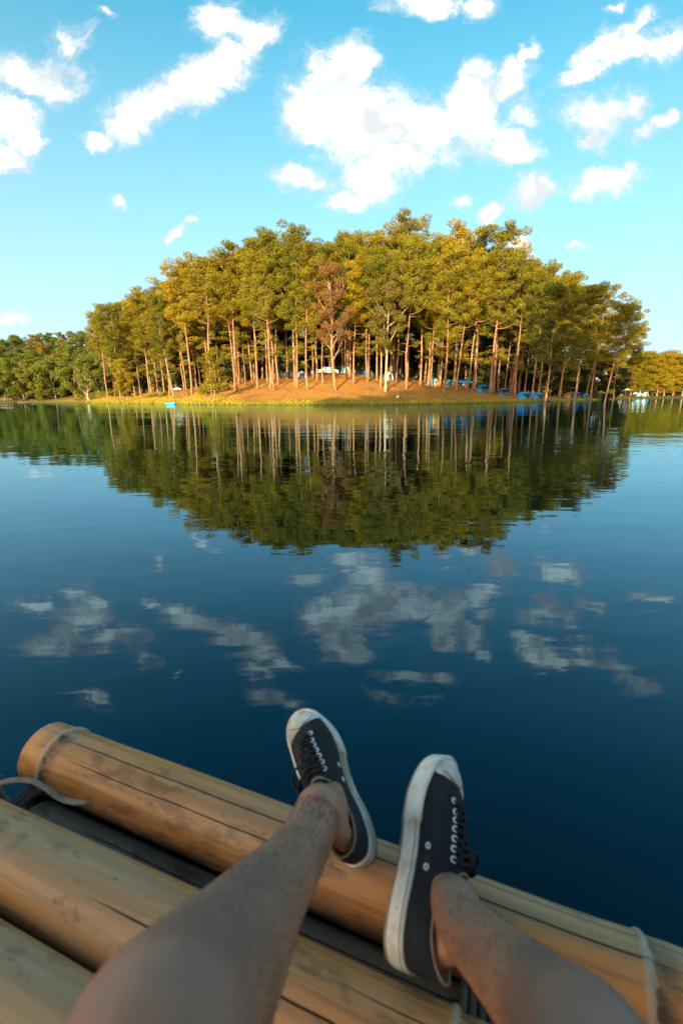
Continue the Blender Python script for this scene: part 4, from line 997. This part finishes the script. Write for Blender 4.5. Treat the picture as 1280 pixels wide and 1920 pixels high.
def make_shoe(pose, side, scale, label):
    a, b, c, x, y, z = pose
    root = empty('sneaker'); tag(root, label, 'shoe', 'worn black canvas sneakers')
    Rm = Matrix(rotm(a, b, c).tolist()).to_4x4(); root.matrix_world = Matrix.Translation(Vector(CAMP)+Vector((x, y, z))) @ Rm @ Matrix.Scale(scale, 4)
    fl_ = -1 if side == 'left' else 1
    def out(name, V, F, mat, smooth=True):
        V = np.array(V, float).copy(); V[:, 1] *= fl_
        if fl_ < 0: F = [f[::-1] for f in F]
        return mesh_obj(name, V, F, mat, root, smooth)
    def outmb(name, mb, mat): return out(name, mb.v, mb.f, mat)
    out('upper', flatP, grid_faces(UGs.shape[0], NC), M['canvas'])
    # inside lining
    inn = [CT*[1,1,1], CT*[1,.93,1]+[.0,0,-.004], CT*[.97,.86,1]+[.002,0,-.02], CT*[.95,.8,.5]+[.003,0,.0]]
    out('lining', spring(np.concatenate(inn)), grid_faces(4, NC), M['tan'])
    rim = MB(); Rp = spring(CT); rim.tube(list(Rp)+[Rp[0]], .0021, 6, cap=False); outmb('collar_binding', rim, M['tan'])
    # foxing band, its raised toe bumper, outsole
    def band(zs, offs, name, mat, lim=None, bottom=False):
        rows = [np.concatenate([CB+onorm*o_, np.full((NC, 1), z_)], 1) for z_, o_ in zip(zs, offs)]
        V = spring(np.concatenate(rows)); F = grid_faces(len(rows), NC)
        if lim is not None: F = [f for f in F if np.mean([V[i][0] for i in f]) > lim]
        if bottom: F.append(tuple(range(NC))[::-1])
        return out(name, V, F, mat)
    band([.003,.0,.004,.024,.028,.030,.0305,.029], [-.002,.0008,.002,.0022,.0020,.0005,-.002,-.005], 'foxing', M['rubber'])
    band([.0232,.0238,.0245,.0252,.0256], [.0016,.0026,.0028,.0026,.0014], 'foxing_stripe', M['stripe'])
    band([.001,.002,.028,.032,.0335,.0335,.031], [.0018,.0038,.0042,.0036,.002,-.001,-.004], 'toe_bumper', M['rubber'], lim=.176)
    band([-.004,-.0045,-.0035,.003,.004], [-.004,-.001,.001,.0012,-.001], 'outsole', M['outsole'], bottom=True)
    # rubber toe cap laid over the vamp, cut along a clean slanting edge
    cols = []; NTt = UGs.shape[0]
    for c_ in range(NC):
        xb = .249 + .30*UGs[:, c_, 1] - 2.0*UGs[:, c_, 1]**2; f_ = UGs[:, c_, 0]-xb
        if f_[0] <= .0005: continue
        k = np.nonzero(f_ < 0)[0][0]; ts = k-1 + f_[k-1]/(f_[k-1]-f_[k]); cols.append((c_, ts))
    V = []
    for (c_, ts) in cols:
        for r_ in range(13):
            u_ = ts*r_/12; k = min(int(u_), NTt-2); w_ = u_-k
            V.append(UGs[k, c_]*(1-w_)+UGs[k+1, c_]*w_ + (UN[k, c_]*(1-w_)+UN[k+1, c_]*w_)*(.0018 if r_ < 12 else .0002))
    V = np.array(V); F = [(a_*13+r_, (a_+1)*13+r_, (a_+1)*13+r_+1, a_*13+r_+1) for a_ in range(len(cols)-1) for r_ in range(12)]
    out('toe_cap', V, F, M['rubber'])
    def line(pts, r_, name, mat, lift):
        mb = MB(); P_ = []
        for (x_, y_) in pts: q, n__ = surf(x_, y_); P_.append(q+n__*lift)
        mb.tube(spline(P_, 3), r_, 5); return outmb(name, mb, mat)
    line([(.276-.026*cos(pi*y_/.074), y_) for y_ in np.linspace(.034, -.036, 9)], .0008, 'cap_line', M['seam'], .0016)
    # eyestay edges, tongue, eyelets, laces
    xs_ = np.linspace(.222, .141, 7); ys_ = np.linspace(.0135, .0185, 7)
    for s_ in (1, -1):
        for x_, y_ in zip(xs_, ys_):
            q, n__ = surf(x_, y_*s_); mb = MB(); torus(q+n__*.0014, n__, .0037, .0016, mb); outmb('eyelet', mb, M['eyelet'] if s_ > 0 else M['seam'])
    for x_ in (.150, .119):
        q, n__ = surf(x_, .0385 if x_ > .13 else .0345)
        # side vents low on the inner wall
        k = np.argmin(((flatP-np.array([x_, .038, .050]))**2).sum(1)); q, n__ = flatP[k], flatN[k]
        mb = MB(); torus(q+n__*.0012, n__, .0034, .0016, mb); outmb('vent_eyelet', mb, M['eyelet'])
    for i, (x_, y_) in enumerate(zip(xs_, ys_)):
        pts = []
        for k in range(9):
            yy = y_*(1-2*k/8); q, n__ = surf(x_-(.004*sin(pi*k/8)), yy); pts.append(q+n__*(.001+.0045*sin(pi*k/8)**.6))
        mb = MB(); mb.tube(spline(pts, 2), .0030, 6); outmb('lace', mb, M['lace'])
        if i < 6:
            for s_ in (1, -1):
                pts = []
                for k in range(7):
                    f = k/6; q, n__ = surf(x_+(xs_[i+1]-x_)*f, s_*y_*(1-2*f)*.9); pts.append(q+n__*(.002+.003*sin(pi*f)))
                mb = MB(); mb.tube(pts, .0026, 6); outmb('lace', mb, M['lace'])
    q0, n0 = surf(.150, -.004)
    for pts in ([(0,0,.004),(.014,-.018,.010),(.006,-.036,.002),(-.012,-.040,-.010),(-.010,-.026,.006),(0,-.004,.006)],
                [(0,0,.005),(-.004,-.018,.006),(-.012,-.032,-.008),(-.016,-.038,-.020)]):
        mb = MB(); mb.tube(spline([q0+np.array(k) for k in pts], 5), .0026, 6); outmb('lace_bow', mb, M['lace'])
    mb = MB(); mb.tube([q0+np.array([.006,.004,.004]), q0+np.array([0,-.004,.008]), q0+np.array([-.006,-.010,.004])], [.003,.006,.003], 8); outmb('lace_knot', mb, M['lace'])
    # tongue standing up at the throat
    V = []; F = []
    for j in range(8):
        for k in range(9):
            f = (k/8-.5)*2; V.append((.150-.040*j/7+.004*f*f, .019*f*(1-.1*(j/7)), .088+.020*j/7-.010*f*f*(1+.3*j/7)))
    for j in range(7):
        for k in range(8): F.append((j*9+k, j*9+k+1, (j+1)*9+k+1, (j+1)*9+k))
    o_ = out('tongue', spring(V), F, M['canvas']); md = o_.modifiers.new('s', 'SOLIDIFY'); md.thickness = .003
    return root
RP = [1.1896, -0.5178, 1.1158, 0.0683, 0.4794, -0.7960]; LP = [2.0132, -0.3104, -0.6243, 0.0422, 0.587, -0.7481]
RS, LS = .985, .96
make_shoe(LP, 'left', LS, 'sneaker on the left foot, seen from above with its white toe cap over the water')
make_shoe(RP, 'right', RS, 'sneaker on the right foot, rolled outward with the whole white sole edge showing')
def shoe_pt(pose, sc, side, p_):
    q = np.array(p_, float)*sc
    if side == 'left': q[1] *= -1
    return rotm(*pose[:3]) @ q + np.array(pose[3:]) + CAMP

# ------------------------------------------------------------------ the seated person
person = empty('person', (0, -.25, ZT)); tag(person, 'seated person seen from their own eyes, bare shins stretched over the raft', 'person')
pinv = -np.array([0, -.25, ZT])
body = MB()
def limb(pts, rads, n=28, k=6, flat=None):
    P_ = spline(pts, k); R_ = spline(np.array(rads, float).reshape(-1, 1), k)[:, 0]
    body.tube([q+pinv for q in P_], R_, n)
sp = lambda side, p_: shoe_pt(LP if side == 'left' else RP, LS if side == 'left' else RS, side, p_)
hipL, hipR = CAMP+np.array([-.10,-.26,-.62]), CAMP+np.array([.10,-.26,-.62])
limb([sp('left', (.215,-.004,.034)), sp('left', (.16,0,.046)), sp('left', (.11,0,.064)), sp('left', (.070,0,.088)), at_depth(598,1512,.735), at_depth(588,1545,.708), at_depth(556,1606,.645), at_depth(487,1700,.515), at_depth(401,1830,.37), at_depth(318,1945,.285), at_depth(276,2060,.245), CAMP+np.array([-.13,.02,-.42]), hipL],
     [.022,.026,.029,.031,.035,.0385,.041,.0505,.0565,.057,.058,.070,.088])
limb([sp('left', (.020,0,.045)), sp('left', (.035,0,.075)), sp('left', (.060,.0,.11))], [.017,.019,.024], 18)
limb([sp('right', (.215,-.004,.034)), sp('right', (.16,0,.046)), sp('right', (.11,0,.064)), sp('right', (.070,0,.088)), at_depth(851,1690,.655), at_depth(872,1738,.612), at_depth(928,1800,.55), at_depth(988,1862,.485), at_depth(1060,1945,.405), at_depth(1135,2060,.335), CAMP+np.array([.19,.05,-.50]), hipR],
     [.022,.026,.029,.031,.0330,.037,.0410,.0455,.0520,.056,.070,.088])
limb([sp('right', (.020,0,.045)), sp('right', (.035,0,.075)), sp('right', (.060,.0,.11))], [.017,.019,.024], 18)
# ankle bones
for side, yy in (('left', .030), ('left', -.030), ('right', .030), ('right', -.029)):
    yy *= .8; c_ = sp(side, (.062, yy, .094 if yy > 0 else .088)); c2 = sp(side, (.062, yy*.6, .10)); limb([c2, c_, c_+(c_-c2)*.15], [.012,.013,.006], 12)
# knees
limb([at_depth(575,1560,.69)+np.array([.004,-.02,.030]), at_depth(520,1640,.58)+np.array([.004,-.02,.034]), at_depth(430,1765,.44)+np.array([.004,-.015,.036])], [.010,.013,.016], 12, 4)      # shin bone
# hips, trunk leaning back, head behind the camera, arms propped on the raft
T_ = lambda x, y, z: CAMP+np.array([x, y, z])
limb([T_(0,-.28,-.66), T_(0,-.30,-.60), T_(0,-.36,-.45), T_(0,-.44,-.30), T_(0,-.52,-.14), T_(0,-.545,-.04), T_(0,-.55,.04), T_(0,-.535,.12), T_(0,-.53,.19), T_(0,-.53,.215)], [.13,.155,.135,.145,.15,.075,.060,.092,.085,.04])
limb([hipL, T_(0,-.28,-.62), hipR], [.09,.12,.09])
for s_ in (-1, 1):
    limb([T_(.10*s_,-.51,-.13), T_(.19*s_,-.53,-.16), T_(.25*s_,-.62,-.40), T_(.26*s_,-.68,-.66), T_(.27*s_,-.66,-.735)], [.06,.055,.042,.028,.022], 18)
    for k, ln in enumerate((.075,.085,.08,.065)):
        st = T_(.25*s_+k*.016*s_,-.665,-.742); limb([st, st+np.array([.004*k*s_, ln*.5, -.0]), st+np.array([.006*k*s_, ln, -.008])], [.009,.0085,.007], 10, 3)
    st = T_(.245*s_,-.68,-.735); limb([st, st+np.array([-.03*s_,.02,-.002]), st+np.array([-.042*s_,.045,-.01])], [.011,.010,.008], 10, 3)
limb([T_(0,-.445,.12), T_(0,-.43,.10), T_(0,-.445,.085)], [.012,.016,.010], 10, 3)       # nose
for s_ in (-1, 1): limb([T_(.088*s_,-.54,.10), T_(.100*s_,-.55,.115), T_(.09*s_,-.54,.14)], [.010,.016,.010], 8, 3)
m, t, p, o = new_mat('skin'); tcn = t.node('ShaderNodeTexCoord'); ob = tcn.outputs['Object']
n1 = t.noise(ob, 9, 4, .6); n2 = t.noise(ob, 26, 5, .6); n3 = t.noise(ob, 420, 3, .6)
cc = t.mix(t.step(n1, .35, .65), (.47,.225,.135,1), (.30,.165,.115,1)); cc = t.mix(t.m('MULTIPLY', t.step(n2, .48, .68), .55), cc, (.42,.15,.105,1))
cc = t.mix(t.m('MULTIPLY', t.step(n3, .5, .7), .22), cc, (.12,.075,.055,1))
t.put(p.inputs['Base Color'], cc); p.inputs['Roughness'].default_value = .48
p.inputs['Subsurface Weight'].default_value = .06; p.inputs['Subsurface Radius'].default_value = (.012,.005,.003); p.inputs['Subsurface Scale'].default_value = .5
bump(t, p, t.m('ADD', n3, t.m('MULTIPLY', n2, .8)), .5, .0008)
bo = body.build('body', m, person, smooth=True)
rm = bo.modifiers.new('r', 'REMESH'); rm.mode = 'VOXEL'; rm.voxel_size = .0055; rm.use_smooth_shade = True
smd = bo.modifiers.new('s', 'SMOOTH'); smd.factor = .6; smd.iterations = 8
# short dark hairs on the shins
def hairs(pts, rads, n, seed):
    r_ = np.random.default_rng(seed); P_ = spline(pts, 8); R_ = spline(np.array(rads).reshape(-1, 1), 8)[:, 0]; out = []
    for i in range(n):
        k = r_.integers(5, len(P_)-1); tg = P_[k+1]-P_[k-1]; L_ = np.linalg.norm(tg); tg /= L_
        u = r_.normal(size=3); u -= tg*np.dot(u, tg); u /= np.linalg.norm(u)
        q = P_[k]+tg*r_.uniform(-.5, .5)*L_/2+u*R_[k]*.97; sdv = np.cross(tg, u)
        e = q+(-tg*r_.uniform(.5, 1)+u*.45+sdv*r_.uniform(-.5, .5))*r_.uniform(.005, .011); w = sdv*.00022
        out += [q-w, q+w, e]
    return np.array(out)+pinv
hv = np.concatenate([hairs([at_depth(598,1512,.735), at_depth(588,1545,.708), at_depth(556,1606,.645), at_depth(487,1700,.515), at_depth(401,1830,.37), at_depth(318,1945,.285)], [.0375,.039,.041,.0505,.0565,.057], 5200, 1),
                     hairs([at_depth(851,1690,.655), at_depth(872,1738,.612), at_depth(928,1800,.55), at_depth(988,1862,.485), at_depth(1060,1945,.405)], [.0330,.037,.0410,.0455,.0520], 1500, 2)])
tri_mesh('leg_hair', hv, 3, simple('leg_hair', (.03,.02,.016), .7), person)
# clothes
cl = MB(); off = pinv
for hp, kn in ((hipL, T_(-.135,-.02,-.435)), (hipR, T_(.175,-.04,-.53))):
    cl.tube([q+off for q in spline([hp+np.array([0,-.04,.0]), hp, (hp+kn)/2, kn], 4)], np.linspace(.115, .092, 13), 20)
cl.tube([q+off for q in spline([T_(0,-.28,-.70), T_(0,-.30,-.60), T_(0,-.34,-.50)], 4)], [.15,.16,.17,.172,.172,.17,.168,.162,.158], 22)
cl.build('shorts', simple('dark_shorts', (.03,.035,.05), .9), person, smooth=True)
cl = MB(); cl.tube([q+off for q in spline([T_(0,-.33,-.55), T_(0,-.37,-.43), T_(0,-.44,-.28), T_(0,-.52,-.13), T_(0,-.545,-.06)], 4)], np.interp(np.arange(17)/4, [0,1,2,3,4], [.168,.155,.162,.165,.085]), 24)
for s_ in (-1, 1): cl.tube([q+off for q in (T_(.11*s_,-.51,-.13), T_(.195*s_,-.54,-.18), T_(.23*s_,-.58,-.29))], [.085,.072,.066], 16)
cl.build('t_shirt', simple('grey_shirt', (.20,.21,.23), .9), person, smooth=True)
cl = MB(); cl.tube([q+off for q in (T_(0,-.575,.05), T_(0,-.57,.12), T_(0,-.55,.20), T_(0,-.54,.235))], [.075,.098,.092,.03], 18); cl.build('hair', simple('black_hair', (.012,.01,.01), .6), person, smooth=True)
